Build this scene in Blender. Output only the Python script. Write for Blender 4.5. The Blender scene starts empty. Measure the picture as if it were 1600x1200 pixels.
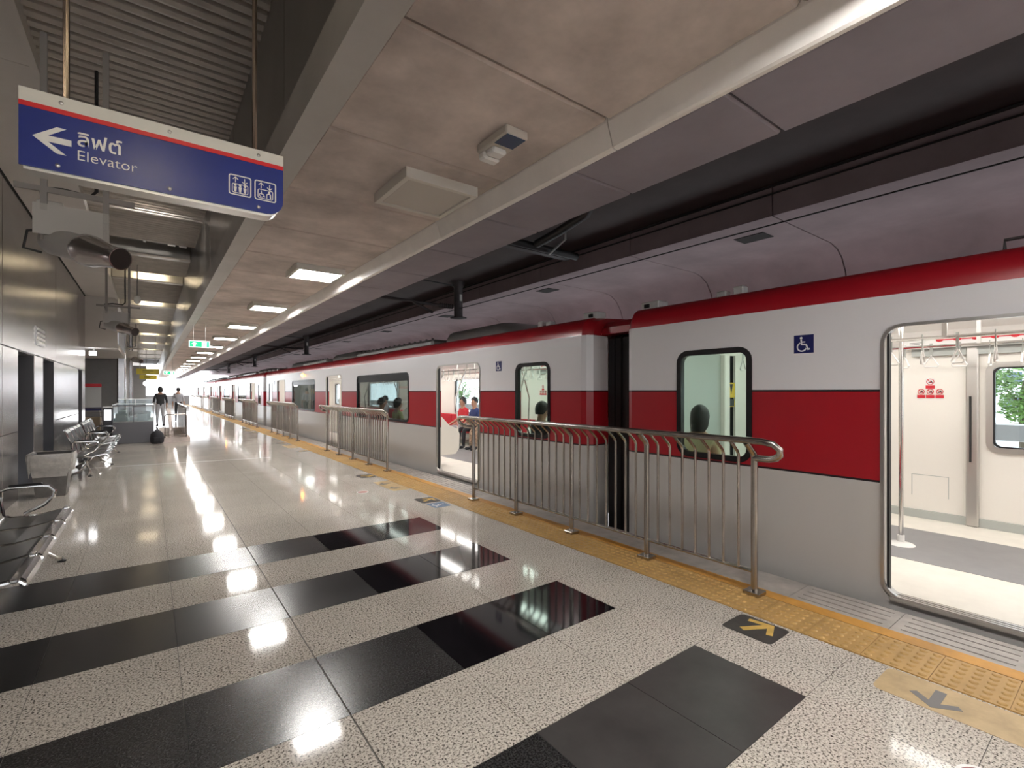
import bpy, math, random
from mathutils import Vector, Matrix
random.seed(7)
S = bpy.context.scene
COL = S.collection
pi = math.pi

# ------------------------------------------------------------------ camera, sky, exposure
EYE = 1.5
cam_d = bpy.data.cameras.new('camera'); cam = bpy.data.objects.new('camera', cam_d); COL.objects.link(cam)
cam.location = (0, 0, EYE)
cam.rotation_euler = (pi / 2, 0, -math.atan2(566, 752))
cam_d.sensor_width = 36; cam_d.lens = 36 * 752 / 1600; cam_d.shift_y = 12 / 1600
cam_d.clip_start = 0.02; cam_d.clip_end = 600
S.camera = cam
W = bpy.data.worlds.new('overcast_sky'); S.world = W; W.use_nodes = True
bg = W.node_tree.nodes['Background']; bg.inputs[0].default_value = (0.90, 0.95, 1.0, 1); bg.inputs[1].default_value = 1.25
S.view_settings.view_transform = 'Standard'; S.view_settings.look = 'None'
S.view_settings.gamma = 1.0; S.view_settings.use_curve_mapping = False
S.view_settings.exposure = 1.9

# ------------------------------------------------------------------ materials
def nodes_of(m):
    m.use_nodes = True
    return m.node_tree.nodes, m.node_tree.links, m.node_tree.nodes['Principled BSDF']
MATS = {}
def mat(name, col, rough=0.5, metal=0.0, noise=0.0, nscale=6.0, emit=0.0, ecol=None, spec=0.5, bump=0.0, stretch=None, coat=0.0):
    m = bpy.data.materials.new(name); MATS[name] = m
    n, l, b = nodes_of(m)
    c = tuple(col) + (1,)
    b.inputs['Base Color'].default_value = c
    b.inputs['Roughness'].default_value = rough; b.inputs['Metallic'].default_value = metal
    b.inputs['Specular IOR Level'].default_value = spec
    b.inputs['Coat Weight'].default_value = coat; b.inputs['Coat Roughness'].default_value = 0.08
    if emit:
        b.inputs['Emission Color'].default_value = tuple(ecol or col) + (1,); b.inputs['Emission Strength'].default_value = emit
    if noise or bump:
        g = n.new('ShaderNodeNewGeometry'); mp = n.new('ShaderNodeMapping'); l.new(g.outputs['Position'], mp.inputs['Vector'])
        if stretch: mp.inputs['Scale'].default_value = stretch
        t = n.new('ShaderNodeTexNoise'); t.inputs['Scale'].default_value = nscale; t.inputs['Detail'].default_value = 5; t.inputs['Roughness'].default_value = 0.62
        l.new(mp.outputs[0], t.inputs['Vector'])
        if noise:
            r = n.new('ShaderNodeValToRGB')
            r.color_ramp.elements[0].position = 0.3; r.color_ramp.elements[1].position = 0.72
            r.color_ramp.elements[0].color = tuple(max(0, x * (1 - noise)) for x in col) + (1,)
            r.color_ramp.elements[1].color = tuple(min(1, x * (1 + noise)) for x in col) + (1,)
            l.new(t.outputs['Fac'], r.inputs[0]); l.new(r.outputs[0], b.inputs['Base Color'])
        if bump:
            bp = n.new('ShaderNodeBump'); bp.inputs['Strength'].default_value = bump; bp.inputs['Distance'].default_value = 0.01
            l.new(t.outputs['Fac'], bp.inputs['Height']); l.new(bp.outputs[0], b.inputs['Normal'])
    return m
def granite(name, light, dark, mid, rough, scale=150.0, spec=0.5):
    m = bpy.data.materials.new(name); MATS[name] = m
    n, l, b = nodes_of(m)
    g = n.new('ShaderNodeNewGeometry')
    v = n.new('ShaderNodeTexNoise'); v.inputs['Scale'].default_value = scale; v.inputs['Detail'].default_value = 2.0; v.inputs['Roughness'].default_value = 0.7
    l.new(g.outputs['Position'], v.inputs['Vector'])
    r = n.new('ShaderNodeValToRGB'); e = r.color_ramp.elements
    e[0].position = 0.36; e[0].color = tuple(dark) + (1,)
    e[1].position = 0.60; e[1].color = tuple(light) + (1,)
    k = e.new(0.47); k.color = tuple(mid) + (1,)
    l.new(v.outputs['Fac'], r.inputs[0])
    w = n.new('ShaderNodeTexNoise'); w.inputs['Scale'].default_value = 1.3; w.inputs['Detail'].default_value = 4
    l.new(g.outputs['Position'], w.inputs['Vector'])
    mx = n.new('ShaderNodeMix'); mx.data_type = 'RGBA'; mx.blend_type = 'MULTIPLY'; mx.inputs[0].default_value = 0.35
    l.new(r.outputs[0], mx.inputs[6]); l.new(w.outputs['Fac'], mx.inputs[7]); l.new(mx.outputs[2], b.inputs['Base Color'])
    b.inputs['Specular IOR Level'].default_value = spec
    rr = n.new('ShaderNodeMapRange'); rr.inputs['To Min'].default_value = rough * 0.7; rr.inputs['To Max'].default_value = rough * 1.35
    l.new(w.outputs['Fac'], rr.inputs['Value']); l.new(rr.outputs[0], b.inputs['Roughness'])
    return m
def glass(name, tint, refl=1.0):
    m = bpy.data.materials.new(name); MATS[name] = m; m.use_nodes = True
    n, l = m.node_tree.nodes, m.node_tree.links; n.remove(n['Principled BSDF'])
    t = n.new('ShaderNodeBsdfTransparent'); t.inputs[0].default_value = tuple(tint) + (1,)
    g = n.new('ShaderNodeBsdfGlossy'); g.inputs['Roughness'].default_value = 0.02
    f = n.new('ShaderNodeLayerWeight'); f.inputs['Blend'].default_value = 0.5
    pw = n.new('ShaderNodeMath'); pw.operation = 'POWER'; pw.inputs[1].default_value = 5.0; l.new(f.outputs['Facing'], pw.inputs[0])
    mu = n.new('ShaderNodeMath'); mu.operation = 'MULTIPLY_ADD'; mu.inputs[1].default_value = 0.9; mu.inputs[2].default_value = 0.025 * refl; mu.use_clamp = True
    x = n.new('ShaderNodeMixShader'); l.new(pw.outputs[0], mu.inputs[0]); l.new(mu.outputs[0], x.inputs[0]); l.new(t.outputs[0], x.inputs[1]); l.new(g.outputs[0], x.inputs[2])
    l.new(x.outputs[0], n['Material Output'].inputs[0])
    return m
def livery():
    m = bpy.data.materials.new('train_livery_paint'); MATS['livery'] = m
    n, l, b = nodes_of(m)
    tc = n.new('ShaderNodeTexCoord'); sp = n.new('ShaderNodeSeparateXYZ'); l.new(tc.outputs['Object'], sp.inputs[0])
    mr = n.new('ShaderNodeMapRange'); mr.inputs['From Min'].default_value = -0.5; mr.inputs['From Max'].default_value = 3.5
    l.new(sp.outputs['Z'], mr.inputs['Value'])
    r = n.new('ShaderNodeValToRGB'); r.color_ramp.interpolation = 'CONSTANT'
    red = (0.34, 0.008, 0.016, 1); sil = (0.70, 0.68, 0.70, 1); low = (0.50, 0.475, 0.455, 1); blk = (0.01, 0.008, 0.01, 1)
    el = r.color_ramp.elements
    def pos(z): return (z + 0.5) / 4
    el[0].position = 0; el[0].color = low
    el[1].position = pos(0.835); el[1].color = blk
    for z, c in ((0.855, red), (1.487, blk), (1.508, sil), (2.185, red)):
        k = el.new(pos(z)); k.color = c
    l.new(mr.outputs[0], r.inputs[0]); l.new(r.outputs[0], b.inputs['Base Color'])
    b.inputs['Roughness'].default_value = 0.30; b.inputs['Metallic'].default_value = 0.0
    b.inputs['Coat Weight'].default_value = 0.15; b.inputs['Coat Roughness'].default_value = 0.12
    return m
livery()
granite('granite_light', (0.80, 0.74, 0.665), (0.045, 0.036, 0.03), (0.60, 0.54, 0.475), 0.075, 95, 0.28)
granite('granite_dark', (0.055, 0.053, 0.054), (0.012, 0.012, 0.012), (0.026, 0.025, 0.026), 0.21, 110, 0.5)
mat('granite_black', (0.008, 0.007, 0.009), 0.07, noise=0.25, nscale=3)
mat('granite_brown_black', (0.055, 0.050, 0.050), 0.34, noise=0.25, nscale=5)
mat('joint', (0.16, 0.15, 0.14), 0.8)
mat('joint_white', (0.62, 0.60, 0.57), 0.6)
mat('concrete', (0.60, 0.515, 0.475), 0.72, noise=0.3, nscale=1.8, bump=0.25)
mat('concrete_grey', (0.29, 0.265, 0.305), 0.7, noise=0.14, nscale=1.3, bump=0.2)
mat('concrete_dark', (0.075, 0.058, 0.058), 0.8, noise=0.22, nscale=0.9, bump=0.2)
mat('concrete_warm', (0.33, 0.255, 0.265), 0.8, noise=0.2, nscale=1.0, bump=0.25)
mat('strip_white', (0.92, 0.88, 0.84), 0.6, noise=0.06, nscale=3)
mat('beam_grey', (0.46, 0.44, 0.42), 0.45, noise=0.08, nscale=2)
mat('beam_side', (0.26, 0.245, 0.235), 0.28, metal=0.55, noise=0.12, nscale=2)
mat('gypsum', (0.58, 0.55, 0.53), 0.8, noise=0.04, nscale=2)
mat('slat_metal', (0.44, 0.40, 0.36), 0.42, metal=0.25, noise=0.15, nscale=4)
mat('pan_metal', (0.45, 0.42, 0.38), 0.3, metal=0.75)
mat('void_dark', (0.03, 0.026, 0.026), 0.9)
mat('wall_steel', (0.42, 0.405, 0.41), 0.24, metal=0.88, noise=0.12, nscale=1.5, stretch=(1, 1, 3))
mat('recess_grey', (0.085, 0.083, 0.092), 0.5)
mat('wall_paint', (0.24, 0.235, 0.24), 0.7, noise=0.05)
mat('steel', (0.42, 0.385, 0.355), 0.24, metal=1.0, noise=0.18, nscale=14, stretch=(1, 1, 0.25))
mat('chrome', (0.72, 0.71, 0.70), 0.12, metal=1.0)
mat('seat_dark', (0.022, 0.021, 0.023), 0.32, metal=0.2)
mat('tactile_yellow', (0.47, 0.285, 0.095), 0.5, noise=0.16, nscale=4)
mat('line_yellow', (0.58, 0.285, 0.05), 0.5, noise=0.3, nscale=3)
mat('edge_stone', (0.42, 0.385, 0.355), 0.55, noise=0.22, nscale=6)
mat('slot_black', (0.012, 0.011, 0.011), 0.9)
mat('sticker_black', (0.05, 0.045, 0.042), 0.5, noise=0.25, nscale=14)
mat('sticker_tan', (0.48, 0.345, 0.18), 0.5, noise=0.18, nscale=8)
mat('sticker_yellow', (0.62, 0.40, 0.10), 0.5, noise=0.2, nscale=12)
mat('sticker_grey', (0.16, 0.15, 0.15), 0.5)
mat('sticker_blue', (0.10, 0.17, 0.28), 0.5)
mat('sticker_pink', (0.40, 0.15, 0.14), 0.5)
mat('white_paint', (0.80, 0.79, 0.77), 0.4)
mat('sign_white', (0.62, 0.60, 0.54), 0.35, noise=0.05)
mat('sign_blue', (0.016, 0.030, 0.20), 0.22, noise=0.1, nscale=2)
mat('sign_red', (0.62, 0.012, 0.018), 0.3)
mat('sign_letter', (0.74, 0.72, 0.68), 0.4)
mat('aluminium', (0.55, 0.53, 0.51), 0.3, metal=0.9)
mat('brass_rod', (0.50, 0.42, 0.36), 0.2, metal=1.0)
mat('lamp_frame', (0.66, 0.63, 0.57), 0.5)
mat('lamp_off', (0.56, 0.52, 0.47), 0.55)
mat('lamp_on', (1, 1, 1), 0.5, emit=20.0, ecol=(1.0, 0.975, 0.94))
mat('lamp_warm', (1, 1, 1), 0.5, emit=18.0, ecol=(1.0, 0.87, 0.62))
mat('lamp_amber', (1, 0.45, 0.05), 0.5, emit=7.0, ecol=(1.0, 0.33, 0.03))
mat('led_red', (1, 0.1, 0.05), 0.5, emit=3.0, ecol=(1.0, 0.12, 0.06))
mat('device_beige', (0.60, 0.56, 0.50), 0.5)
mat('device_blue', (0.045, 0.085, 0.16), 0.2)
mat('speaker_white', (0.52, 0.50, 0.48), 0.4)
mat('speaker_metal', (0.60, 0.57, 0.55), 0.16, metal=0.95)
mat('speaker_inside', (0.03, 0.02, 0.02), 0.7)
mat('cable_black', (0.012, 0.011, 0.012), 0.5)
mat('rust_metal', (0.075, 0.065, 0.068), 0.6, metal=0.3, noise=0.2)
mat('exit_green', (0.0, 0.33, 0.13), 0.4, emit=0.35, ecol=(0.0, 0.55, 0.22))
mat('exit_white', (0.85, 0.9, 0.87), 0.4, emit=0.5)
mat('board_yellow', (0.55, 0.44, 0.03), 0.4)
mat('bin_body', (0.16, 0.15, 0.14), 0.45, noise=0.25, nscale=9)
mat('bin_rim', (0.09, 0.085, 0.085), 0.5)
mat('rubber_black', (0.012, 0.011, 0.012), 0.55)
mat('window_black', (0.010, 0.009, 0.010), 0.25)
mat('lining_cream', (0.80, 0.765, 0.71), 0.4)
mat('lining_grey', (0.42, 0.44, 0.42), 0.4)
mat('train_floor_grey', (0.24, 0.235, 0.24), 0.45, noise=0.06)
mat('train_floor_cream', (0.78, 0.74, 0.67), 0.45, noise=0.05)
mat('train_ceiling', (0.82, 0.80, 0.77), 0.5)
mat('train_lamp', (1, 1, 1), 0.5, emit=3.1, ecol=(1.0, 0.97, 0.92))
mat('seat_red', (0.48, 0.015, 0.03), 0.7, noise=0.15, nscale=20)
mat('pod_grey', (0.40, 0.385, 0.37), 0.4, metal=0.4)
mat('box_white', (0.66, 0.65, 0.63), 0.5)
mat('bellows_black', (0.014, 0.012, 0.014), 0.7)
mat('icon_blue', (0.008, 0.012, 0.10), 0.35)
mat('icon_white', (0.78, 0.77, 0.76), 0.4)
mat('map_white', (0.74, 0.73, 0.72), 0.4)
mat('print_red', (0.60, 0.02, 0.035), 0.4)
mat('print_black', (0.02, 0.02, 0.02), 0.5)
mat('print_yellow', (0.70, 0.48, 0.03), 0.5)
mat('skin', (0.42, 0.23, 0.15), 0.55)
mat('hair', (0.012, 0.010, 0.010), 0.5)
mat('cloth_navy', (0.02, 0.035, 0.13), 0.8)
mat('cloth_dark', (0.025, 0.025, 0.03), 0.8)
mat('cloth_red', (0.52, 0.02, 0.03), 0.8)
mat('cloth_cream', (0.62, 0.57, 0.36), 0.8)
mat('cloth_grey', (0.40, 0.40, 0.44), 0.8)
mat('cloth_lime', (0.45, 0.52, 0.22), 0.8)
mat('cloth_pattern', (0.40, 0.28, 0.20), 0.8, noise=0.85, nscale=26)
mat('mask_white', (0.6, 0.62, 0.66), 0.8)
mat('leaf_green', (0.10, 0.19, 0.035), 0.6, noise=0.4, nscale=1.2)
mat('leaf_yellow', (0.30, 0.30, 0.05), 0.6, noise=0.3, nscale=1.2)
mat('bark', (0.10, 0.075, 0.05), 0.9)
mat('track_ballast', (0.25, 0.24, 0.23), 0.9, noise=0.3, nscale=12)
mat('pale_deck', (0.60, 0.60, 0.59), 0.8, noise=0.1)
mat('building_pale', (0.62, 0.62, 0.63), 0.8)
mat('building_pane', (0.10, 0.13, 0.16), 0.2)
mat('board_paper', (0.55, 0.55, 0.55), 0.5)
mat('cabinet_grey', (0.13, 0.13, 0.145), 0.45)
mat('cabinet_inside', (0.42, 0.42, 0.41), 0.5)
mat('lamp_sign', (1, 1, 1), 0.5, emit=4.0)
glass('glass_side', (0.74, 0.84, 0.80), 1.0)
glass('glass_dark', (0.50, 0.54, 0.53), 1.3)
glass('glass_clear', (0.86, 0.91, 0.92), 1.0)

# ------------------------------------------------------------------ mesh helpers
class G:
    def __init__(s): s.v = []; s.f = []; s.m = []; s.cur = 0
    def add(s, vs, fs):
        o = len(s.v); s.v += [tuple(p) for p in vs]
        for f in fs: s.f.append(tuple(i + o for i in f)); s.m.append(s.cur)
        return s
    def box(s, x0, x1, y0, y1, z0, z1):
        if x0 > x1: x0, x1 = x1, x0
        if y0 > y1: y0, y1 = y1, y0
        if z0 > z1: z0, z1 = z1, z0
        v = [(x, y, z) for z in (z0, z1) for y in (y0, y1) for x in (x0, x1)]
        return s.add(v, [(0, 2, 3, 1), (4, 5, 7, 6), (0, 1, 5, 4), (2, 6, 7, 3), (0, 4, 6, 2), (1, 3, 7, 5)])
    def bevbox(s, x0, x1, y0, y1, z0, z1, b):
        # box with chamfered vertical and horizontal edges
        cx, cy, cz = (x0 + x1) / 2, (y0 + y1) / 2, (z0 + z1) / 2
        hx, hy, hz = abs(x1 - x0) / 2, abs(y1 - y0) / 2, abs(z1 - z0) / 2
        b = min(b, hx * .9, hy * .9, hz * .9)
        lo = [(hx - b, -hy), (hx, -hy + b), (hx, hy - b), (hx - b, hy), (-hx + b, hy), (-hx, hy - b), (-hx, -hy + b), (-hx + b, -hy)]
        li = [(max(-hx + b, min(hx - b, x)), max(-hy + b, min(hy - b, y))) for x, y in lo]
        rings = [(li, -hz), (lo, -hz + b), (lo, hz - b), (li, hz)]
        vs = [(cx + x, cy + y, cz + z) for ring, z in rings for x, y in ring]
        fs = [tuple(range(7, -1, -1)), tuple(range(24, 32))]
        for k in range(3):
            for i in range(8):
                j = (i + 1) % 8; fs.append((k * 8 + i, k * 8 + j, k * 8 + 8 + j, k * 8 + 8 + i))
        return s.add(vs, fs)
    def tube(s, pts, r, n=8, closed=False, cap=True):
        P = [Vector(p) for p in pts]; N = len(P); rr = r if isinstance(r, (list, tuple)) else [r] * N
        vs = []; prev = None
        for i in range(N):
            a = P[i - 1] if (i or closed) else P[i]; b = P[(i + 1) % N] if (i < N - 1 or closed) else P[i]
            t = (b - a); t = t.normalized() if t.length > 1e-9 else Vector((0, 0, 1))
            if prev is None:
                u = t.orthogonal().normalized()
            else:
                u = (prev - t * prev.dot(t)); u = u.normalized() if u.length > 1e-6 else t.orthogonal().normalized()
            prev = u; w = t.cross(u)
            for k in range(n):
                a_ = 2 * pi * k / n; vs.append(P[i] + (u * math.cos(a_) + w * math.sin(a_)) * rr[i])
        fs = []
        M_ = N if closed else N - 1
        for i in range(M_):
            j = (i + 1) % N
            for k in range(n):
                k2 = (k + 1) % n; fs.append((i * n + k, i * n + k2, j * n + k2, j * n + k))
        if cap and not closed:
            fs.append(tuple(range(n - 1, -1, -1))); fs.append(tuple((N - 1) * n + k for k in range(n)))
        return s.add(vs, fs)
    def lathe(s, prof, n=16, origin=(0, 0, 0), axis=(0, 0, 1)):
        ax = Vector(axis).normalized(); u = ax.orthogonal().normalized(); w = ax.cross(u); o = Vector(origin)
        vs = []
        for r, h in prof:
            for k in range(n):
                a = 2 * pi * k / n; vs.append(o + ax * h + (u * math.cos(a) + w * math.sin(a)) * r)
        fs = []
        for i in range(len(prof) - 1):
            for k in range(n):
                k2 = (k + 1) % n; fs.append((i * n + k, i * n + k2, (i + 1) * n + k2, (i + 1) * n + k))
        fs.append(tuple(range(n - 1, -1, -1))); fs.append(tuple((len(prof) - 1) * n + k for k in range(n)))
        return s.add(vs, fs)
    def prism(s, pts, fr, d0, d1):
        # polygon pts (u,v) in frame fr=(origin,U,V,N), extruded along N from d0 to d1
        o, U, V, N = fr; n = len(pts)
        vs = [o + U * a + V * b + N * d for d in (d0, d1) for a, b in pts]
        fs = [tuple(range(n - 1, -1, -1)), tuple(range(n, 2 * n))] + [(i, (i + 1) % n, n + (i + 1) % n, n + i) for i in range(n)]
        return s.add(vs, fs)
    def stroke(s, pts, w, fr, d0, d1, closed=False):
        P = [Vector((a, b)) for a, b in pts]; N = len(P)
        L = []; R = []
        for i in range(N):
            a = P[i - 1] if (i or closed) else P[i]; b = P[(i + 1) % N] if (i < N - 1 or closed) else P[i]
            d1_ = (P[i] - a); d2_ = (b - P[i])
            if d1_.length < 1e-9: d1_ = d2_
            if d2_.length < 1e-9: d2_ = d1_
            t = (d1_.normalized() + d2_.normalized())
            t = t.normalized() if t.length > 1e-6 else d1_.normalized()
            nn = Vector((-t.y, t.x)); c = max(0.4, nn.dot(Vector((-d1_.y, d1_.x)).normalized()))
            L.append(P[i] + nn * (w / 2 / c)); R.append(P[i] - nn * (w / 2 / c))
        for i in range(N if closed else N - 1):
            j = (i + 1) % N
            s.prism([tuple(R[i]), tuple(R[j]), tuple(L[j]), tuple(L[i])], fr, d0, d1)
        return s
    def mesh(s, name, mats):
        me = bpy.data.meshes.new(name); me.from_pydata(s.v, [], s.f)
        if not isinstance(mats, (list, tuple)): mats = [mats]
        for m in mats: me.materials.append(MATS[m] if isinstance(m, str) else m)
        if len(mats) > 1: me.polygons.foreach_set('material_index', s.m)
        me.update(); return me
def fix_normals(me):
    import bmesh
    b = bmesh.new(); b.from_mesh(me); bmesh.ops.recalc_face_normals(b, faces=b.faces); b.to_mesh(me); b.free()
def smooth(me, ang=40):
    me.polygons.foreach_set('use_smooth', [True] * len(me.polygons))
    me.set_sharp_from_angle(angle=math.radians(ang))
def obj(name, g, m, parent=None, kind=None, sm=False, loc=None, fix=True):
    me = g if isinstance(g, bpy.types.Mesh) else g.mesh(name, m)
    if not isinstance(g, bpy.types.Mesh):
        if fix: fix_normals(me)
        if sm: smooth(me)
    o = bpy.data.objects.new(name, me); COL.objects.link(o)
    if parent: o.parent = parent
    if kind: o['kind'] = kind
    if loc: o.location = loc
    return o
def empty(name, loc=(0, 0, 0), rz=0.0):
    o = bpy.data.objects.new(name, None); COL.objects.link(o); o.location = loc; o.rotation_euler = (0, 0, rz); o.empty_display_size = 0.1
    return o
def tag(o, label, cat, group=None):
    o['label'] = label; o['category'] = cat
    if group: o['group'] = group
    return o
def struct(o, label=None):
    o['kind'] = 'structure'
    if label: o['label'] = label
    return o
def copy_tree(o, parent=None):
    c = o.copy(); COL.objects.link(c); c.parent = parent
    for ch in list(o.children): copy_tree(ch, c)
    return c
def rrect(u0, u1, v0, v1, r, n=5):
    out = []
    for cx, cy, a0 in ((u1 - r, v1 - r, 0), (u0 + r, v1 - r, 90), (u0 + r, v0 + r, 180), (u1 - r, v0 + r, 270)):
        for k in range(n + 1):
            a = math.radians(a0 + 90 * k / n); out.append((cx + r * math.cos(a), cy + r * math.sin(a)))
    return out
def circ(cx, cy, r, n=16, a0=0, a1=360):
    m = n if a1 - a0 >= 360 else n + 1
    return [(cx + r * math.cos(math.radians(a0 + (a1 - a0) * k / n)), cy + r * math.sin(math.radians(a0 + (a1 - a0) * k / n))) for k in range(m)]
def frame(o, U, V):
    U = Vector(U).normalized(); V = Vector(V).normalized(); return (Vector(o), U, V, U.cross(V))
def text_mesh(body, size, fr, depth, m, lift=0.0, align='LEFT', bold=0.0):
    c = bpy.data.curves.new('lettering', 'FONT'); c.body = body; c.size = size; c.extrude = depth / 2; c.align_x = align; c.offset = bold
    t = bpy.data.objects.new('lettering', c); COL.objects.link(t)
    dg = bpy.context.evaluated_depsgraph_get(); dg.update()
    me = bpy.data.meshes.new_from_object(t.evaluated_get(dg))
    bpy.data.objects.remove(t); bpy.data.curves.remove(c)
    o, U, V, N = fr
    M_ = Matrix((U, V, N)).transposed().to_4x4(); M_.translation = o + N * lift
    me.transform(M_); me.materials.clear(); me.materials.append(MATS[m]); return me
def wheelchair(g, fr, cx, cy, s, d0, d1):
    k = s
    w = 0.085 * k
    g.prism(circ(cx - .10 * k, cy + .36 * k, .075 * k, 10), fr, d0, d1)
    g.stroke([(cx - .10 * k, cy + .27 * k), (cx - .08 * k, cy - .02 * k), (cx + .17 * k, cy - .04 * k), (cx + .28 * k, cy - .33 * k), (cx + .38 * k, cy - .30 * k)], w, fr, d0, d1)
    g.stroke([(cx - .09 * k, cy + .12 * k), (cx + .12 * k, cy + .12 * k)], w * .8, fr, d0, d1)
    g.stroke(circ(cx - .06 * k, cy - .17 * k, .25 * k, 16, 110, 340), w * .9, fr, d0, d1)
    return g

Y_END = 68.0
TP = 0.606; TY0 = -0.19; TX = [-1.70, -1.09, -0.48, 0.13, 0.745, 1.36, 1.97, 2.58, 3.23]
# ------------------------------------------------------------------ floor
DARK_ROWS = (2, 4, 6, 8); NROW = 36
FAR_Y = TY0 + NROW * TP
g = G(); g.box(-1.72, 4.08, TY0 - 8, FAR_Y, -0.30, -0.004)
floor = struct(obj('floor', g, 'joint'), 'platform floor of polished speckled granite tiles with dark bands')
TILE = {}
def tile_mesh(i, m):
    if (i, m) not in TILE:
        w = TX[i + 1] - TX[i]; gp = 0.0016
        a = 0.004 if i == 4 else gp; b = 0.004 if i == 3 else gp
        q = G(); q.box(a, w - b, gp, TP - gp, -0.03, 0.0)
        TILE[(i, m)] = q.mesh('tile', m)
    return TILE[(i, m)]
for r in range(NROW):
    for i in range(8):
        m = 'granite_light'
        if r in DARK_ROWS and i < 7:
            m = 'granite_dark' if i < 5 else ('granite_brown_black' if r == 2 else 'granite_black')
        obj('tile', tile_mesh(i, m), None, floor, loc=(TX[i], TY0 + r * TP, 0))
g = G(); g.box(-6.0, 3.23, FAR_Y, Y_END, -0.3, 0.0); g.box(3.23, 4.08, FAR_Y, Y_END, -0.3, -0.004); g.box(-6, -1.72, 17.9, FAR_Y, -0.3, 0)
g.box(-1.72, 3.23, -12, TY0, -0.3, 0)
struct(obj('floor_far', g, 'granite_light'), 'pale glossy floor stretching to the bright far end')
g = G(); g.add([(-0.95, 12.49, .0012), (2.2, 12.09, .0012), (2.2, 12.115, .0012), (-0.95, 12.515, .0012), (-0.95, 12.49, 0), (2.2, 12.09, 0), (2.2, 12.115, 0), (-0.95, 12.515, 0)], [(0, 1, 2, 3), (0, 4, 5, 1), (1, 5, 6, 2), (2, 6, 7, 3), (3, 7, 4, 0)])
struct(obj('trim_1', g, 'joint_white'), 'thin white line across the platform floor')
# tactile paving, tiles 0.3 m
tact = struct(obj('floor_tactile', G().box(3.232, 3.60, -8, Y_END, -0.03, -0.002), 'tactile_yellow'), 'yellow tactile paving strip with raised domes')
q = G(); q.box(0.0015, 0.366, 0.0015, 0.2985, -0.02, 0.004)
for a in range(6):
    for b in range(5):
        q.lathe([(0.021, 0), (0.018, 0.004), (0.011, 0.0065)], 8, (0.034 + a * 0.060, 0.03 + b * 0.06, 0.004))
tme = q.mesh('tactile_tile', 'tactile_yellow'); smooth(tme, 50)
q = G(); q.box(0.0015, 0.366, 0.0015, 0.2985, -0.02, 0.004); tme2 = q.mesh('tactile_tile', 'tactile_yellow')
for k in range(100):
    obj('tactile_tile', tme, None, tact, loc=(3.233, -0.20 + 0.3 * k, 0))
g = G(); g.box(3.602, 3.61, -8, Y_END, -0.02, 0.001); struct(obj('trim_2', g, 'slot_black'), 'dark gap beside the orange line')
lin = struct(obj('floor_line', G().box(3.61, 3.722, -8, Y_END, -0.02, -0.001), 'line_yellow'), 'orange yellow safety line along the platform edge')
lm = G().box(0, 0.112, 0.001, 1.199, -0.01, 0.003).mesh('line_piece', 'line_yellow')
for k in range(60): obj('line_piece', lm, None, lin, loc=(3.61, -0.8 + 1.2 * k, 0))
# platform edge stones, some with anti-slip slots (in front of the doors)
edge = struct(obj('floor_edge', G().box(3.722, 4.085, -8, Y_END, -0.30, -0.012), 'slot_black'), 'grey stone edge of the platform with long slots')
def edge_mesh(slots):
    q = G(); L = 0.597
    if not slots: q.box(0.0, 0.36, 0.002, L, -0.05, 0.0)
    else:
        q.box(0, 0.36, 0.002, 0.045, -0.05, 0); q.box(0, 0.36, L - 0.045, L, -0.05, 0)
        xs = [0.0]
        for c in (0.06, 0.14, 0.22, 0.30): xs += [c - 0.008, c + 0.008]
        xs.append(0.36)
        for a, b in zip(xs[::2], xs[1::2]): q.box(a, b, 0.045, L - 0.045, -0.05, 0)
    me = q.mesh('edge_stone', 'edge_stone'); fix_normals(me); return me
em = {0: edge_mesh(False), 1: edge_mesh(True)}
DOORS = [0.42 + 6.876 * k - 0.09 for k in range(10)]
for k in range(112):
    y = -0.8 + 0.6 * k
    near = min(abs(y + .3 - d) for d in DOORS)
    obj('edge_stone', em[1 if near < 1.5 else 0], None, edge, loc=(3.724, y, 0))
g = G(); g.box(4.06, 9.4, -12, Y_END + 30, -1.4, -1.15); g.box(3.95, 4.06, -12, Y_END, -1.3, -0.06)
struct(obj('floor_track', g, 'track_ballast'), 'track bed below the platform edge')
for x in (5.07, 6.13):
    o = obj('rail', G().box(x - 0.035, x + 0.035, -12, Y_END + 30, -1.15, -1.0), 'rust_metal'); struct(o, 'steel running rail')

# ------------------------------------------------------------------ ceilings
PJ = 1.955; PP = 1.073
NP0, NP1 = -3, 61
g = G(); g.box(0.86, 2.25, -12, Y_END, 3.165, 3.3)
ceil = struct(obj('ceiling', g, 'joint'), 'bare concrete panels over the platform')
pm = G().bevbox(0.868, 2.192, 0.008, PP - 0.008, 3.12, 3.18, 0.014).mesh('panel', 'concrete')
for k in range(NP0, NP1): obj('panel', pm, None, ceil, loc=(0, PJ + k * PP, 0))
# white step face and lower grey soffit
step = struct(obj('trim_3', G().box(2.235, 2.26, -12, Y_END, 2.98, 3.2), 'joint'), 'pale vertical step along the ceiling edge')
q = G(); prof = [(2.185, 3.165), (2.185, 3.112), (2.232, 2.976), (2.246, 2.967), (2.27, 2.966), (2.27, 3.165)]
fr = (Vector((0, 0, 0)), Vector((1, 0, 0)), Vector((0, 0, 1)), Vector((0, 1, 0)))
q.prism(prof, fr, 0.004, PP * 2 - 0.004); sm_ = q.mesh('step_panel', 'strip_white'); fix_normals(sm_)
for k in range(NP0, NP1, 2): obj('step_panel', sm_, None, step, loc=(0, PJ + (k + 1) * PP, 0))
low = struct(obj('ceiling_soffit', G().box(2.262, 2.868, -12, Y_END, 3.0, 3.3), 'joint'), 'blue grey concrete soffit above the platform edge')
lm_ = G().bevbox(2.272, 2.87, 0.006, PP - 0.006, 2.968, 3.02, 0.012).mesh('panel', 'concrete_grey')
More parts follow.
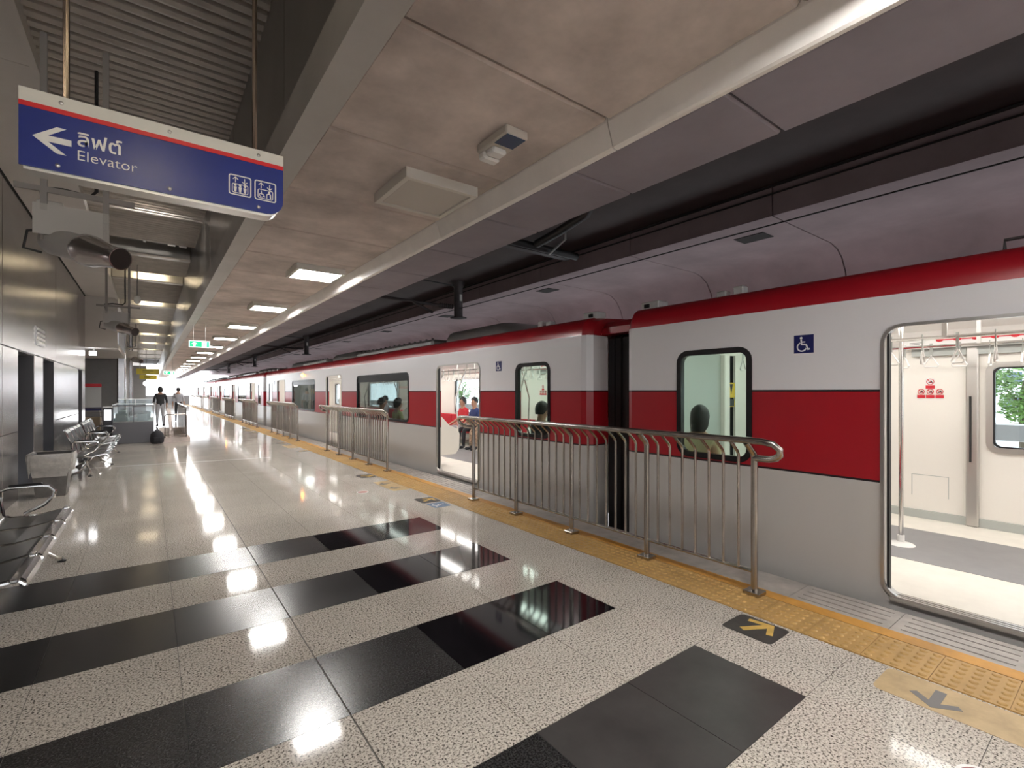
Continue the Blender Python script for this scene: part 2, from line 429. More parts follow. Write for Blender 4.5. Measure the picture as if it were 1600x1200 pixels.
for k in range(NP0, NP1): obj('panel', lm_, None, low, loc=(0, PJ + (k + .35) * PP, 0))
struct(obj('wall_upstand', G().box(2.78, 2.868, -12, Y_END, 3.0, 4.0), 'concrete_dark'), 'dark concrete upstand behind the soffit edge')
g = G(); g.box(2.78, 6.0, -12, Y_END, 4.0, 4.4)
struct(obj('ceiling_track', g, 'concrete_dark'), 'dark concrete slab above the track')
# side girder: face, underside, curve down
prof = [(6.0, 4.0), (6.0, 3.62), (7.75, 3.62), (7.98, 3.58), (8.16, 3.48), (8.30, 3.30), (8.42, 3.0), (8.52, 2.6), (8.56, 2.15), (8.9, 2.15), (8.9, 4.3), (6.0, 4.3)]
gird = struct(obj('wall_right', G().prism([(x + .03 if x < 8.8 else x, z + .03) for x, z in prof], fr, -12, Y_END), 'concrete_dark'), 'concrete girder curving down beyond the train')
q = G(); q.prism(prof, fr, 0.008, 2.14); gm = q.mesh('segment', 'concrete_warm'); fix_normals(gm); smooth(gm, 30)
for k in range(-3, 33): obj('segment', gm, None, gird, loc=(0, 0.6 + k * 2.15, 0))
g = G()
for k in range(14): g.box(6.5, 6.8, 3.1 + k * 4.3, 3.5 + k * 4.3, 3.612, 3.62)
struct(obj('trim_4', g, 'void_dark'), 'dark drain openings in the concrete underside')
# beam between platform ceiling and louvre void
g = G(); g.box(0.685, 0.845, -12, Y_END, 3.06, 3.3); struct(obj('trim_5', g, 'beam_grey'), 'grey beam edging the concrete ceiling')
bs = struct(obj('wall_beam', G().box(0.76, 0.86, -12, Y_END, 3.2, 4.6), 'joint'), 'dark metal face rising beside the louvres')
bm_ = G().box(0.70, 0.765, 0.006, 2.394, 3.2, 4.5).mesh('panel', 'beam_side')
for k in range(-2, 28): obj('panel', bm_, None, bs, loc=(0, 1.0 + k * 2.4, 0))
# soffit at left and its stepped edge
g = G(); g.box(-6, -0.76, -12, 18.0, 4.2, 4.55); g.box(-1.6, -0.76, 18.0, Y_END, 4.2, 4.55); g.box(-0.79, -0.74, -12, 18.0, 4.17, 4.55)
for y in (2.2, 5.6, 9.0, 12.4, 15.8): g.box(-1.45, -0.76, y, y + 0.006, 4.197, 4.2)
struct(obj('ceiling_left', g, 'gypsum'), 'pale plaster soffit above the metal wall')
# louvres
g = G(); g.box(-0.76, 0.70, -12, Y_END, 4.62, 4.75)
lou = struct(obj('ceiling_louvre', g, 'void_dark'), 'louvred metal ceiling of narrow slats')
pr_ = [(0.0, 0.01), (0.012, -0.022), (0.045, -0.038), (0.075, -0.030), (0.088, 0.0), (0.088, 0.03), (0.0, 0.03)]
q = G()
q.prism([(a, b) for a, b in pr_], (Vector((0, 0, 0)), Vector((0, 1, 0)), Vector((0, 0, 1)), Vector((1, 0, 0))), -0.74, 0.705)
slat_m = q.mesh('slat', 'slat_metal'); fix_normals(slat_m); smooth(slat_m, 35)
def slat_of(d):
    q = G(); q.prism([(u * d / .088, v) for u, v in pr_], (Vector((0, 0, 0)), Vector((0, 1, 0)), Vector((0, 0, 1)), Vector((1, 0, 0))), -0.74, 0.705)
    m_ = q.mesh('slat', 'slat_metal'); fix_normals(m_); smooth(m_, 35); return m_
slat_thin, slat_wide = slat_of(.045), slat_of(.22)
BEAMS = [12.15, 14.9, 19.4, 24.4, 29.6, 34.8, 40.0, 45.2, 50.4]
y = 1.2
while y < 50:
    d = 0.125 if y < 20 else 0.25
    gap = any(b - .62 < y + d and y < b + .24 for b in BEAMS) or 11.1 < y < 12
    if not gap: obj('slat', (slat_thin if 8.75 < y < 9.65 else slat_m) if d < .2 else slat_wide, None, lou, loc=(0, y, 4.32))
    y += d
pan = G().bevbox(-0.74, 0.705, 0, 0.20, 4.24, 4.60, 0.025).mesh('cross_beam', 'pan_metal')
for y in BEAMS: obj('cross_beam', pan, None, lou, loc=(0, y, 0))
obj('hanger_bracket', G().box(-0.7, 0.7, 11.25, 11.33, 4.40, 4.5), 'aluminium', lou)
for x in (-.1, .28, .46): obj('hanger_bracket', G().box(x, x + .12 if x > 0 else x + .04, 11.4, 11.5, 4.34, 4.6), 'aluminium', lou)
# lamps hidden above the slats light the cross beams
ordinal = ['first', 'second', 'third', 'fourth', 'fifth', 'sixth', 'seventh', 'eighth', 'ninth', 'tenth', 'eleventh', 'twelfth', 'thirteenth', 'fourteenth', 'fifteenth', 'sixteenth', 'seventeenth', 'eighteenth', 'nineteenth', 'twentieth']
def slot_lamp(y, warm, idx, z):
    t = empty('louvre_lamp', (0, y, z)); tag(t, ['cold white', 'warm'][warm] + ' strip lamp glowing at the ceiling louvres, ' + idx, 'lamp', 'lamps in the louvred ceiling')
    obj('housing', G().box(-0.40, 0.40, -0.05, 0.05, 0.02, 0.07), 'lamp_frame', t)
    obj('tube', G().tube([(-0.30, 0, 0), (0.30, 0, 0)], 0.022, 8), 'lamp_warm' if warm else 'lamp_on', t, sm=True)
for k, y in enumerate([9.2] + [b - .62 for b in BEAMS[1:7]]): slot_lamp(y, 0 if k == 0 else 1, ordinal[k] + ' from the elevator sign', 4.46)
for k, y in enumerate((0.6, -2.4, -5.4, -8.4)): slot_lamp(y, 1, ordinal[k] + ' unseen one added behind the viewer to brighten the floor', 4.22)  # extra lamps added out of view below slat level to brighten the left floor

# ------------------------------------------------------------------ left wall
wl = struct(obj('wall_left', G().box(-1.9, -1.49, -12, 9.4, 0, 4.2).box(-1.9, -1.49, 10.55, 11.35, 0, 4.2).box(-1.9, -1.49, 12.5, 16.4, 0, 4.2).box(-1.9, -1.49, 17.25, 18.0, 0, 4.2).box(-1.9, -1.49, 9.4, 10.55, 2.08, 4.2).box(-1.9, -1.49, 11.35, 12.5, 2.08, 4.2).box(-1.9, -1.49, 16.4, 17.25, 2.08, 4.2), 'joint'), 'brushed steel panel wall on the left')
def wpan(y0, y1, z0, z1, m='wall_steel'): obj('panel', G().bevbox(-1.495, -1.45, y0 + .006, y1 - .006, z0 + .004, z1 - .004, .006), m, wl)
yb = [(-3, 0.6), (0.6, 4.6), (4.6, 8.5)]
for a, b in yb:
    for z0, z1 in ((0, .95), (.95, 2.08), (2.08, 4.17)): wpan(a, b, z0, z1)
for a, b in ((8.5, 9.4), (10.55, 11.35), (12.72, 16.4)):
    for z0, z1 in ((0, .95), (.95, 2.08)): wpan(a, b, z0, z1)
wpan(12.5, 12.72, 0, 2.08); wpan(17.25, 18.0, 0, 2.08)
wpan(8.5, 12.72, 2.08, 4.17); wpan(12.72, 16.3, 2.08, 4.17); wpan(16.3, 18.0, 2.08, 4.17)
obj('shadow_gap', G().box(-1.5, -1.44, 0, 18, 4.17, 4.2), 'slot_black', wl)
for n_, (a, b) in enumerate(((9.4, 10.55), (11.35, 12.5), (16.4, 17.25))):
    d = struct(obj('door_%d' % (n_ + 1), G().box(-1.86, -1.82, a, b, 0, 2.08), 'recess_grey'), 'dark recessed door in the steel wall')
    obj('door_edge', G().box(-1.83, -1.80, (a + b) / 2 - .01, (a + b) / 2 + .01, 0.05, 2.0), 'slot_black', d)
    obj('handle', G().tube([(-1.78, a + .15, .9), (-1.78, a + .15, 1.25)], .012, 6), 'chrome', d)
    obj('jamb', G().box(-1.82, -1.455, a, a + .02, 0, 2.08).box(-1.82, -1.455, b - .02, b, 0, 2.08).box(-1.82, -1.455, a, b, 2.06, 2.08), 'recess_grey', d)
v_ = empty('wall_vent', (-1.45, 11.0, 2.25)); tag(v_, 'small slatted vent grille high on the steel wall', 'vent')
obj('vent_frame', G().box(0, .012, -.35, .35, 0, .30), 'wall_steel', v_)
for k in range(4): obj('vent_slat', G().box(.012, .03, -.32, .32, .02 + k * .072, .055 + k * .072), 'aluminium', v_)
# alcove, back walls
g = G(); g.box(-6, -0.74, 17.95, 18.1, 2.75, 4.2); g.box(-6, -0.74, 18.1, 24.0, 2.75, 2.9)
struct(obj('ceiling_alcove', g, 'gypsum'), 'lowered plaster bulkhead past the steel wall')
g = G(); g.box(-6, -1.0, 23.9, 24.1, 0, 2.76); g.box(-6.1, -6, 17.9, 24.1, 0, 2.76); g.box(-6, -1.46, 17.95, 18.05, 0, 2.75)
struct(obj('wall_alcove', g, 'wall_paint'), 'flat grey wall of the alcove')
g = G(); g.box(-1.5, -0.95, 24.1, 40, 0, 4.2); g.box(-1.5, -0.2, 39.9, 40.1, 0, 3.2)
struct(obj('wall_far', g, 'wall_paint'), 'grey wall running on to the far end')
col_ = struct(obj('wall_column', G().bevbox(-0.98, -0.72, 23.2, 23.6, 0, 4.2, .04), 'wall_steel'), 'slim steel clad column by the alcove')
col2 = struct(obj('wall_column', G().bevbox(-0.74, -0.60, 27.0, 27.25, 0, 4.2, .03), 'wall_steel'), 'thin steel column past the alcove')
g = G(); g.box(-6, 9.0, -12, Y_END, 4.75, 4.85); struct(obj('ceiling_top', g, 'concrete_dark'), 'roof slab above everything')
g = G(); g.box(-3.0, 3.7, Y_END - .3, Y_END - .2, 0, 1.05); struct(obj('wall_parapet', g, 'wall_paint'), 'low parapet at the bright end of the platform')

# ------------------------------------------------------------------ ceiling lamps
def ceiling_lamp(y, on, label):
    t = empty('ceiling_lamp', (1.775, y, 3.12)); tag(t, label, 'lamp', 'square lamps on the concrete ceiling')
    q = G(); h = .305; w = .04
    q.box(-h, h, -h, -h + w, -.075, 0); q.box(-h, h, h - w, h, -.075, 0); q.box(-h, -h + w, -h + w, h - w, -.075, 0); q.box(h - w, h, -h + w, h - w, -.075, 0)
    obj('frame', q, 'lamp_frame', t)
    obj('diffuser', G().bevbox(-h + w, h - w, -h + w, h - w, -.068, -.01, .01), 'lamp_on' if on else 'lamp_off', t)
    return t
for k in range(-4, 20):
    y = 3.52 + 3.219 * k
    lab = 'unlit square ceiling lamp with beige frame nearest the camera' if k == 0 else 'lit white square lamp on the concrete ceiling, %s lit one from the camera' % ordinal[k - 1]
    if k < 0: lab = 'lit square ceiling lamp behind the viewer, %s back' % ordinal[-k - 1]
    ceiling_lamp(y, k != 0, lab)

# ------------------------------------------------------------------ train
XS, XI, XFI, XFO = 4.20, 4.29, 7.06, 7.15      # near skin, near lining, far lining, far skin
CL = 20.0; FZ = 0.06
SMALL = [(0.69, 1.41), (18.59, 19.31)]; DOOR = [(2.36, 3.80), (9.28, 10.72), (16.20, 17.64)]; BIG = [(5.0, 8.05), (11.95, 15.0)]
DZ = (FZ - 0.01, 1.965); WZ = (0.885, 1.885)
def wall_holes(q, X, y0, y1, z0, z1, holes, r):
    ys = sorted({y0, y1} | {v for h in holes for v in h[:2]}); zs = sorted({z0, z1} | {v for h in holes for v in h[2:4]})
    for a, b in zip(ys, ys[1:]):
        for c, d in zip(zs, zs[1:]):
            if any(h[0] <= a + 1e-6 and b <= h[1] + 1e-6 and h[2] <= c + 1e-6 and d <= h[3] + 1e-6 for h in holes): continue
            q.add([(X, a, c), (X, b, c), (X, b, d), (X, a, d)], [(0, 1, 2, 3)])
    for h in holes:
        for cy, sy in ((h[0], 1), (h[1], -1)):
            for cz, sz in ((h[2], 1), (h[3], -1)):
                rr = r if not (h[2] < .2 and sz == 1) else r * .45
                arc = [(X, cy + sy * rr * (1 - math.sin(t)), cz + sz * rr * (1 - math.cos(t))) for t in [pi / 2 * k / 6 for k in range(7)]]
                vs = [(X, cy, cz)] + arc
                q.add(vs, [(0, i, i + 1) for i in range(1, 7)])
def ring(q, h, xa, xb, r, n=6):
    p = rrect(h[0], h[1], h[2], h[3], r, n); N = len(p)
    vs = [(xa, a, b) for a, b in p] + [(xb, a, b) for a, b in p]
    q.add(vs, [(i, (i + 1) % N, N + (i + 1) % N, N + i) for i in range(N)])
def hollow(q, h, w, xa, xb, r):
    po = rrect(h[0], h[1], h[2], h[3], r); pi_ = rrect(h[0] + w, h[1] - w, h[2] + w, h[3] - w, max(r - w, .01)); N = len(po)
    vs = [(x, a, b) for x in (xa, xb) for pp in (po, pi_) for a, b in pp]
    fs = []
    for i in range(N):
        j = (i + 1) % N
        fs += [(i, j, N + j, N + i), (2 * N + i, 3 * N + i, 3 * N + j, 2 * N + j), (i, 2 * N + i, 2 * N + j, j), (N + i, N + j, 3 * N + j, 3 * N + i)]
    q.add(vs, fs)
def pane(q, h, xa, xb, r):
    p = rrect(h[0], h[1], h[2], h[3], r)
    q.prism(p, (Vector((0, 0, 0)), Vector((0, 1, 0)), Vector((0, 0, 1)), Vector((1, 0, 0))), xa, xb)
def hole(y, z): return (y[0], y[1], z[0], z[1])
NEAR = [hole(d, DZ) for d in DOOR] + [hole(w, WZ) for w in SMALL + BIG]
WFAR = [hole(w, WZ) for w in SMALL + BIG]
DW = []
for a, b in DOOR:
    m_ = (a + b) / 2; DW += [(a + .13, m_ - .13, .88, 1.79), (m_ + .13, b - .13, .88, 1.79)]
FR_Y = (Vector((0, 0, 0)), Vector((1, 0, 0)), Vector((0, 0, 1)), Vector((0, 1, 0)))   # (x,z) profile swept along y

def build_car(y0, label, fine):
    t = empty('train_carriage', (0, y0, 0)); tag(t, label, 'train', 'carriages of the red and silver train')
    # shell
    q = G(); wall_holes(q, XS, .11, CL - .11, -.32, 2.185, NEAR, .12)
    for h in NEAR: ring(q, h, XS, XI, .12)
    for e, s in ((0, 1), (CL, -1)):
        pts = [(XS, e + s * .11), (4.23, e + s * .05), (4.30, e + s * .0), (4.56, e), (XFO, e)]
        for (xa, ya), (xb, yb_) in zip(pts, pts[1:]):
            if xa >= 4.56: continue
            q.add([(xa, ya, -.32), (xb, yb_, -.32), (xb, yb_, 2.2), (xa, ya, 2.2)], [(0, 1, 2, 3)])
    obj('body_shell', q, 'livery', t, fix=False)
    q = G(); wall_holes(q, XFO, 0, CL, -.32, 2.2, WFAR + DW, .08); obj('far_shell', q, 'livery', t, fix=False)
    # roof
    rp = [(XS, 2.18), (4.205, 2.24), (4.222, 2.30), (4.255, 2.355), (4.31, 2.395), (4.42, 2.42), (4.9, 2.45), (5.67, 2.47), (6.5, 2.45), (6.95, 2.42), (7.09, 2.35), (XFO, 2.18), (7.05, 2.18), (6.9, 2.3), (4.5, 2.3), (4.3, 2.18)]
    q = G(); q.prism(rp, FR_Y, .10, CL - .10)
    for e, s in ((0, 1), (CL, -1)):
        a = [(x + (.10 if x < 5 else -.10) * (1 if (x < 4.5 or x > 6.8) else 0), z - .02) for x, z in rp]
        n_ = len(rp); vs = [(x, e + s * .10, z) for x, z in rp] + [(x, e, z) for x, z in a]
        q.add(vs, [(i, (i + 1) % n_, n_ + (i + 1) % n_, n_ + i) for i in range(n_)] + [tuple(range(n_, 2 * n_))])
    obj('roof', q, 'livery', t, sm=True)
    # roof equipment
    for (ya, yb_, kind) in () if fine == 2 else ((2.4, 4.6, 'pod'), (4.8, 9.3, 'duct'), (9.5, 12.0, 'pod'), (12.2, 15.2, 'duct'), (15.4, 17.6, 'pod')):
        q = G()
        if kind == 'pod':
            n = 12
            for i in range(n):
                pass
            rings = [(0.0, .75, .05), (.12, .9, .2), (.35, 1.0, .30), (yb_ - ya - .35, 1.0, .30), (yb_ - ya - .12, .9, .2), (yb_ - ya, .75, .05)]
            vs = []; N = 13
            for yy, wx, hz in rings:
                for k in range(N):
                    a = pi * k / (N - 1); cx = math.copysign(abs(math.cos(a)) ** .45, math.cos(a)); sz = abs(math.sin(a)) ** .6
                    vs.append((5.67 - cx * wx, ya + yy, 2.43 + hz * sz))
            fs = [(i * N + k, i * N + k + 1, (i + 1) * N + k + 1, (i + 1) * N + k) for i in range(len(rings) - 1) for k in range(N - 1)]
            fs += [tuple(range(N)), tuple((len(rings) - 1) * N + k for k in range(N))]
            q.add(vs, fs); obj('roof_pod', q, 'pod_grey', t, sm=True)
        else:
            q.bevbox(4.62, 5.3, ya, yb_, 2.42, 2.58, .05); d_ = obj('roof_duct', q, 'pod_grey', t)
            if fine:
                for k in range(int((yb_ - ya) / .28)): obj('roof_bracket', G().box(4.70, 4.74, ya + .14 + k * .28, ya + .17 + k * .28, 2.57, 2.615), 'rust_metal', d_)
    for e, s in ((0, 1), (CL, -1)):
        q = G(); q.bevbox(4.42, 4.60, e + s * .06, e + s * .30, 2.40, 2.50, .015); b_ = obj('roof_marker', q, 'box_white', t)
        obj('lens', G().box(4.40, 4.425, e + s * .12, e + s * .18, 2.43, 2.47), 'slot_black', b_)
        obj('roof_marker', G().bevbox(4.44, 4.54, e + s * .95, e + s * 1.05, 2.40, 2.48, .012), 'box_white', t); obj('roof_marker', G().bevbox(4.44, 4.54, e + s * 1.12, e + s * 1.22, 2.40, 2.50, .012), 'box_white', t)
    obj('roof_hook', G().tube([(4.42, 17.05, 2.40), (4.42, 17.05, 2.48), (4.42, 16.85, 2.48), (4.42, 16.85, 2.40)], .012, 6), 'rust_metal', t)
    # windows of the near side
    for w, big in [(w, 0) for w in SMALL] + [(w, 1) for w in BIG]:
        h = hole(w, WZ)
        f = G(); hollow(f, (h[0] - .015, h[1] + .015, h[2] - .015, h[3] + .015), .05, XS - .008, XS + .05, .12)
        fo = obj('window', f, 'window_black', t)
        p = G(); pane(p, (h[0] + .03, h[1] - .03, h[2] + .03, h[3] - .03), XS + .012, XS + .02, .08)
        obj('pane', p, 'glass_dark' if big else 'glass_side', fo)
        if big:
            obj('window_band', G().box(XS + .004, XS + .011, h[0] + .02, h[1] - .02, 1.73, h[3] - .03), 'window_black', fo)
    # far side windows
    for h in WFAR + DW:
        f = G(); hollow(f, (h[0] - .02, h[1] + .02, h[2] - .02, h[3] + .02), .055, XFI - .02, XFO + .01, .10)
        fo = obj('window', f, 'aluminium', t)
        obj('pane', G().box(XFI + .04, XFI + .05, h[0] + .02, h[1] - .02, h[2] + .02, h[3] - .02), 'glass_clear', fo)
        ff = G(); hollow(ff, (h[0] + .028, h[1] - .028, h[2] + .028, h[3] - .028), .02, XFI - .012, XFI + .03, .08); obj('seal', ff, 'rubber_black', fo)
    # linings
    q = G(); wall_holes(q, XI, .12, CL - .12, FZ, 2.2, NEAR, .12); obj('lining', q, 'lining_cream', t, fix=False)
    q = G(); wall_holes(q, XFI, .12, CL - .12, FZ, 2.2, WFAR + DW, .08); obj('lining', q, 'lining_cream', t, fix=False)
    for a, b in DOOR:      # jambs of the closed far doors
        for y in (a - .04, b - .06): obj('door_post', G().bevbox(XFI - .07, XFI, y, y + .10, FZ, 1.98, .012), 'aluminium', t)
        obj('door_seam', G().box(XFI - .008, XFI, (a + b) / 2 - .006, (a + b) / 2 + .006, FZ, 1.96), 'rubber_black', t)
        obj('door_handle', G().tube([(XFI - .085, a - .0, .75), (XFI - .085, a, 1.45)], .009, 6), 'rubber_black', t)
        obj('door_handle', G().tube([(XFI - .085, b - .0, .75), (XFI - .085, b, 1.45)], .009, 6), 'rubber_black', t)
        obj('door_header', G().box(XFI - .06, XFI, a - .5, b + .5, 1.90, 1.99), 'lining_grey', t)
        # open leaves peeking out of their pockets and the bright frame round the opening
        h = hole((a, b), DZ)
        f = G(); hollow(f, (a - .012, b + .012, DZ[0] - .012, DZ[1] + .012), .022, XS - .012, XS + .02, .13); obj('door_frame', f, 'aluminium', t)
        for y0_, s in ((a, 1), (b, -1)):
            lf = obj('door_leaf', G().box(XS + .012, XS + .05, y0_ - s * .05, y0_ + s * .022, DZ[0] + .02, DZ[1] - .01), 'lining_cream', t)
            obj('door_seal', G().box(XS + .010, XS + .052, y0_ + s * .022, y0_ + s * .036, DZ[0] + .03, DZ[1] - .03), 'rubber_black', lf)
        q = G(); q.box(XS - .03, XI, a + .05, b - .05, FZ - .03, FZ - .004)
        for k in range(3): q.box(XS - .025 + k * .035, XS - .010 + k * .035, a + .05, b - .05, FZ - .004, FZ + .004)
        obj('door_sill', q, 'aluminium', t)
    # floor, ceiling, lights
    obj('floor_plate', G().box(XI, XFI, .12, CL - .12, -.05, FZ - .001), 'train_floor_cream', t)
    obj('floor_runner', G().box(5.20, 6.40, .12, CL - .12, FZ - .001, FZ + .002), 'train_floor_grey', t)
    q = G(); q.prism([(XI, 2.0), (4.55, 2.16), (4.9, 2.22), (6.45, 2.22), (6.8, 2.16), (XFI, 2.0), (XFI, 2.26), (XI, 2.26)], FR_Y, .12, CL - .12)
    obj('inner_ceiling', q, 'train_ceiling', t)
    for x in (5.12, 6.23):
        obj('ceiling_light', G().box(x - .09, x + .09, .5, CL - .5, 2.195, 2.215), 'train_lamp', t)
    obj('skirting', G().box(XFI - .03, XFI, .12, CL - .12, FZ, FZ + .09), 'lining_grey', t)
    # end walls with gangway door
    for e, s in ((0, 1), (CL, -1)):
        yy = e + s * .12
        q = G(); q.box(XI, 5.05, yy, yy + s * .03, FZ, 2.2).box(6.3, XFI, yy, yy + s * .03, FZ, 2.2).box(5.05, 6.3, yy, yy + s * .03, 1.98, 2.2)
        ew = obj('end_wall', q, 'lining_cream', t)
        obj('gangway_door', G().box(5.05, 5.95, yy + s * .005, yy + s * .02, FZ, 1.98), 'lining_grey', t)
        obj('end_post', G().bevbox(5.95, 6.08, yy, yy + s * .08, FZ, 1.98, .01), 'lining_cream', t)
        if fine:
            obj('warning_sticker', G().box(6.10, 6.28, yy + s * .031, yy + s * .034, 1.42, 1.62).box(6.10, 6.28, yy + s * .031, yy + s * .034, 1.30, 1.40), 'print_yellow', ew)
            obj('warning_print', G().box(6.12, 6.26, yy + s * .034, yy + s * .036, 1.31, 1.40).prism([(6.19, 1.47), (6.23, 1.60), (6.15, 1.60)], FR_Y, min(yy + s * .034, yy + s * .036), max(yy + s * .034, yy + s * .036)), 'print_black', ew)
    # seats and screens
    for (a, b) in ((.35, 2.1), (4.05, 9.05), (10.95, 15.95), (17.9, 19.65)):
        for side in (0, 1):
            X0, sx = (XI, 1) if side == 0 else (XFI, -1)
            if side == 1 and fine and b > 19 : continue
            n_ = max(3, round((b - a) / .46)); wseat = (b - a) / n_
            se = obj('bench_base', G().bevbox(X0 + sx * .02, X0 + sx * .40, a, b, FZ + .22, FZ + .36, .03), 'lining_grey', t)
            for k in range(n_):
                obj('seat_cushion', G().bevbox(X0 + sx * .04, X0 + sx * .46, a + k * wseat + .01, a + (k + 1) * wseat - .01, FZ + .36, FZ + .43, .025), 'seat_red', se)
                obj('seat_back', G().bevbox(X0 + sx * .01, X0 + sx * .07, a + k * wseat + .01, a + (k + 1) * wseat - .01, FZ + .46, FZ + .80, .02), 'seat_red', se)
            for y, s in ((a, -1), (b, 1)):
                if y < .5 or y > 19.5: continue
                P = [(X0 + sx * .0, FZ + .22), (X0 + sx * .44, FZ + .24), (X0 + sx * .52, FZ + .34), (X0 + sx * .53, FZ + .62), (X0 + sx * .48, FZ + .72), (X0 + sx * .30, FZ + .80), (X0 + sx * .12, FZ + .98), (X0, FZ + 1.02)]
                q = G(); q.prism(P, FR_Y, y - .02, y + .02); obj('screen', q, 'lining_cream', t)
                q = G(); q.tube([(X0 + sx * .50, y, FZ + .60), (X0 + sx * .50, y, FZ + .9), (X0 + sx * .46, y - s * .02, FZ + 1.3), (X0 + sx * .62, y, FZ + 1.75), (X0 + sx * .71, y, FZ + 1.92), (X0 + sx * .71, y, 2.2)], .016, 8)
                obj('grab_pole', q, 'chrome', t, sm=True)
    for x, y in ((5.66, 2.03), (5.66, 4.15), (5.66, 8.9), (5.66, 11.1), (5.66, 15.85), (5.66, 17.90)):
        p = obj('pole', G().tube([(x, y, FZ), (x, y, 2.2)], .019, 10), 'chrome', t, sm=True)
        obj('pole_foot', G().lathe([(.11, 0), (.10, .012), (.04, .025), (.028, .03), (.028, .09)], 16, (x, y, FZ)), 'white_paint', p, sm=True)
    # strap rails and straps
    for x, z in ((4.98, 1.93), (6.22, 1.95)):
        rl = obj('strap_rail', G().tube([(x, .5, z), (x, CL - .5, z)], .014, 8), 'chrome', t, sm=True)
        bme = G().box(x - .012, x + .012, 0, .03, z, 2.2).mesh('rail_bracket', 'aluminium')
        for k in range(14): obj('rail_bracket', bme, None, rl, loc=(0, 1.0 + k * 1.37, 0))
        if not fine: continue
        rng = [(.9, 6.2), (9.2, 10.9), (13.6, 19.2)] if fine == 2 else [(1.6, 5.2), (8.6, 11.4)]
        for a, b in rng:
            y = a
            while y < b:
                st = obj('strap', strap_mesh(), None, rl, loc=(x, y, z)); st.rotation_euler = (0, 0, random.choice((0, 0.9, 1.57)))
                y += .21
    # route map above the far doors
    for a, b in DOOR:
        c = (a + b) / 2; fr_ = frame((XFI - .14, c, 2.02), (0, -1, 0), (.32, 0, .95))
        mp_ = obj('route_map', G().prism([(-1.3, -.04), (1.3, -.04), (1.3, .22), (-1.3, .22)], fr_, -.012, 0), 'map_white', t)
        if not fine: continue
        q = G(); q.stroke([(-1.06, .10), (-.96, .05), (1.2, .05)], .012, fr_, 0, .001)
        for k in range(15): q.prism([(u + (-.96 + k * .145), .05 + v) for u, v in [(x * 1.5, y_) for x, y_ in circ(0, 0, .022, 10)]], fr_, 0.001, .002)
        q.stroke([(-.98, .15), (-.70, .15)], .010, fr_, 0, .001)
        for u in (-.96, -.70): q.prism([(u + x * 1.5, .15 + y_) for x, y_ in circ(0, 0, .020, 10)], fr_, .001, .002)
        q.stroke([(-.24 + x * 1.5, .17 + y_) for x, y_ in circ(0, 0, .02, 10)], .004, fr_, 0, .001, True)
        q.stroke([(-.83 + x * 1.5, .15 + y_) for x, y_ in circ(0, 0, .02, 10)], .004, fr_, 0, .001, True)
        obj('route_line', q, 'print_red', mp_)
        q = G()
        for k in range(14): q.stroke([(-.94 + k * .145, .08), (-.88 + k * .145, .115)], .003, fr_, 0, .001)
        for u, v, l_ in ((-1.22, .03, .12), (-1.22, .012, .09), (-.18, .175, .2), (-.18, .16, .17), (-1.2, .18, .13)): q.stroke([(u, v), (u + l_, v)], .005, fr_, 0, .001)
        obj('route_text', q, 'print_black', mp_)
    # prohibition stickers on the far wall beside the doors
    if fine:
        for a, b in DOOR:
          for yc in (b + .34,) :
            fr_ = frame((XFI - .001, yc, 1.50), (0, -1, 0), (0, 0, 1))
            pn = obj('notice', G().prism([(-.045, .07), (.035, .07), (.035, .15), (-.045, .15)], fr_, 0.001, .003), 'map_white', t)
            for u, v, w in ((-.005, .112, .08), (-.085, .0, .072), (-.005, .0, .072), (.077, .0, .072)):
                q = G(); q.stroke([(u + x, v + y_) for x, y_ in circ(0, 0, w * .40, 14)], .006, fr_, .003, .005, True).stroke([(u - w * .28, v + w * .28), (u + w * .28, v - w * .28)], .006, fr_, .003, .005)
                q.prism([(u - w * .5, v - w * .52 - .035), (u + w * .5, v - w * .52 - .035), (u + w * .5, v - w * .52), (u - w * .5, v - w * .52)], fr_, .003, .005)
                obj('ban_mark', q, 'print_red', pn)
                q = G(); q.stroke([(u - w * .2, v - w * .12), (u + w * .18, v - w * .10), (u + w * .05, v + w * .16)], .010, fr_, .0025, .004); obj('ban_figure', q, 'print_black', pn)
        for a, b in DOOR[2:]:
            fr_ = frame((XFI - .001, b + .35, FZ + .15), (0, -1, 0), (0, 0, 1))
            obj('access_hatch', G().stroke([(-.16, .10), (-.16, .34), (.16, .34), (.16, .10)], .006, fr_, 0, .002), 'lining_grey', t)
    # wheelchair stickers and amber lamp outside
    for yc in (1.84, CL - 1.84):
        fr_ = frame((XS, yc, 1.883), (0, -1, 0), (0, 0, 1))
        s_ = obj('wheelchair_sticker', G().prism([(-.073, -.073), (.073, -.073), (.073, .073), (-.073, .073)], fr_, 0.0005, .003), 'icon_blue', t)
        obj('wheelchair_symbol', wheelchair(G(), fr_, -.005, 0, .135, .003, .0045), 'icon_white', s_)
    obj('amber_lamp', G().lathe([(.055, 0), (.055, .02), (.04, .05), (.015, .06)], 12, (XS, 13.45, 2.06), (-1, 0, 0)), 'lamp_amber', t, sm=True)
    return t
_strap = []
def strap_mesh():
    if not _strap:
        q = G(); q.box(-.012, .012, -.003, .003, -.10, .03)
        q.cur = 1; q.tube([(0, 0, -.09), (.055, 0, -.19), (.045, 0, -.205), (-.045, 0, -.205), (-.055, 0, -.19)], .008, 6, closed=True)
        me = q.mesh('strap', ['lining_grey', 'white_paint']); smooth(me); _strap.append(me)
    return _strap[0]
car_a = build_car(3.52 - CL, 'red and silver train carriage nearest the camera, its open door at the right edge', 2)
car_b = build_car(4.07, 'red and silver train carriage beyond the first dark gangway, behind the long railing', 1)
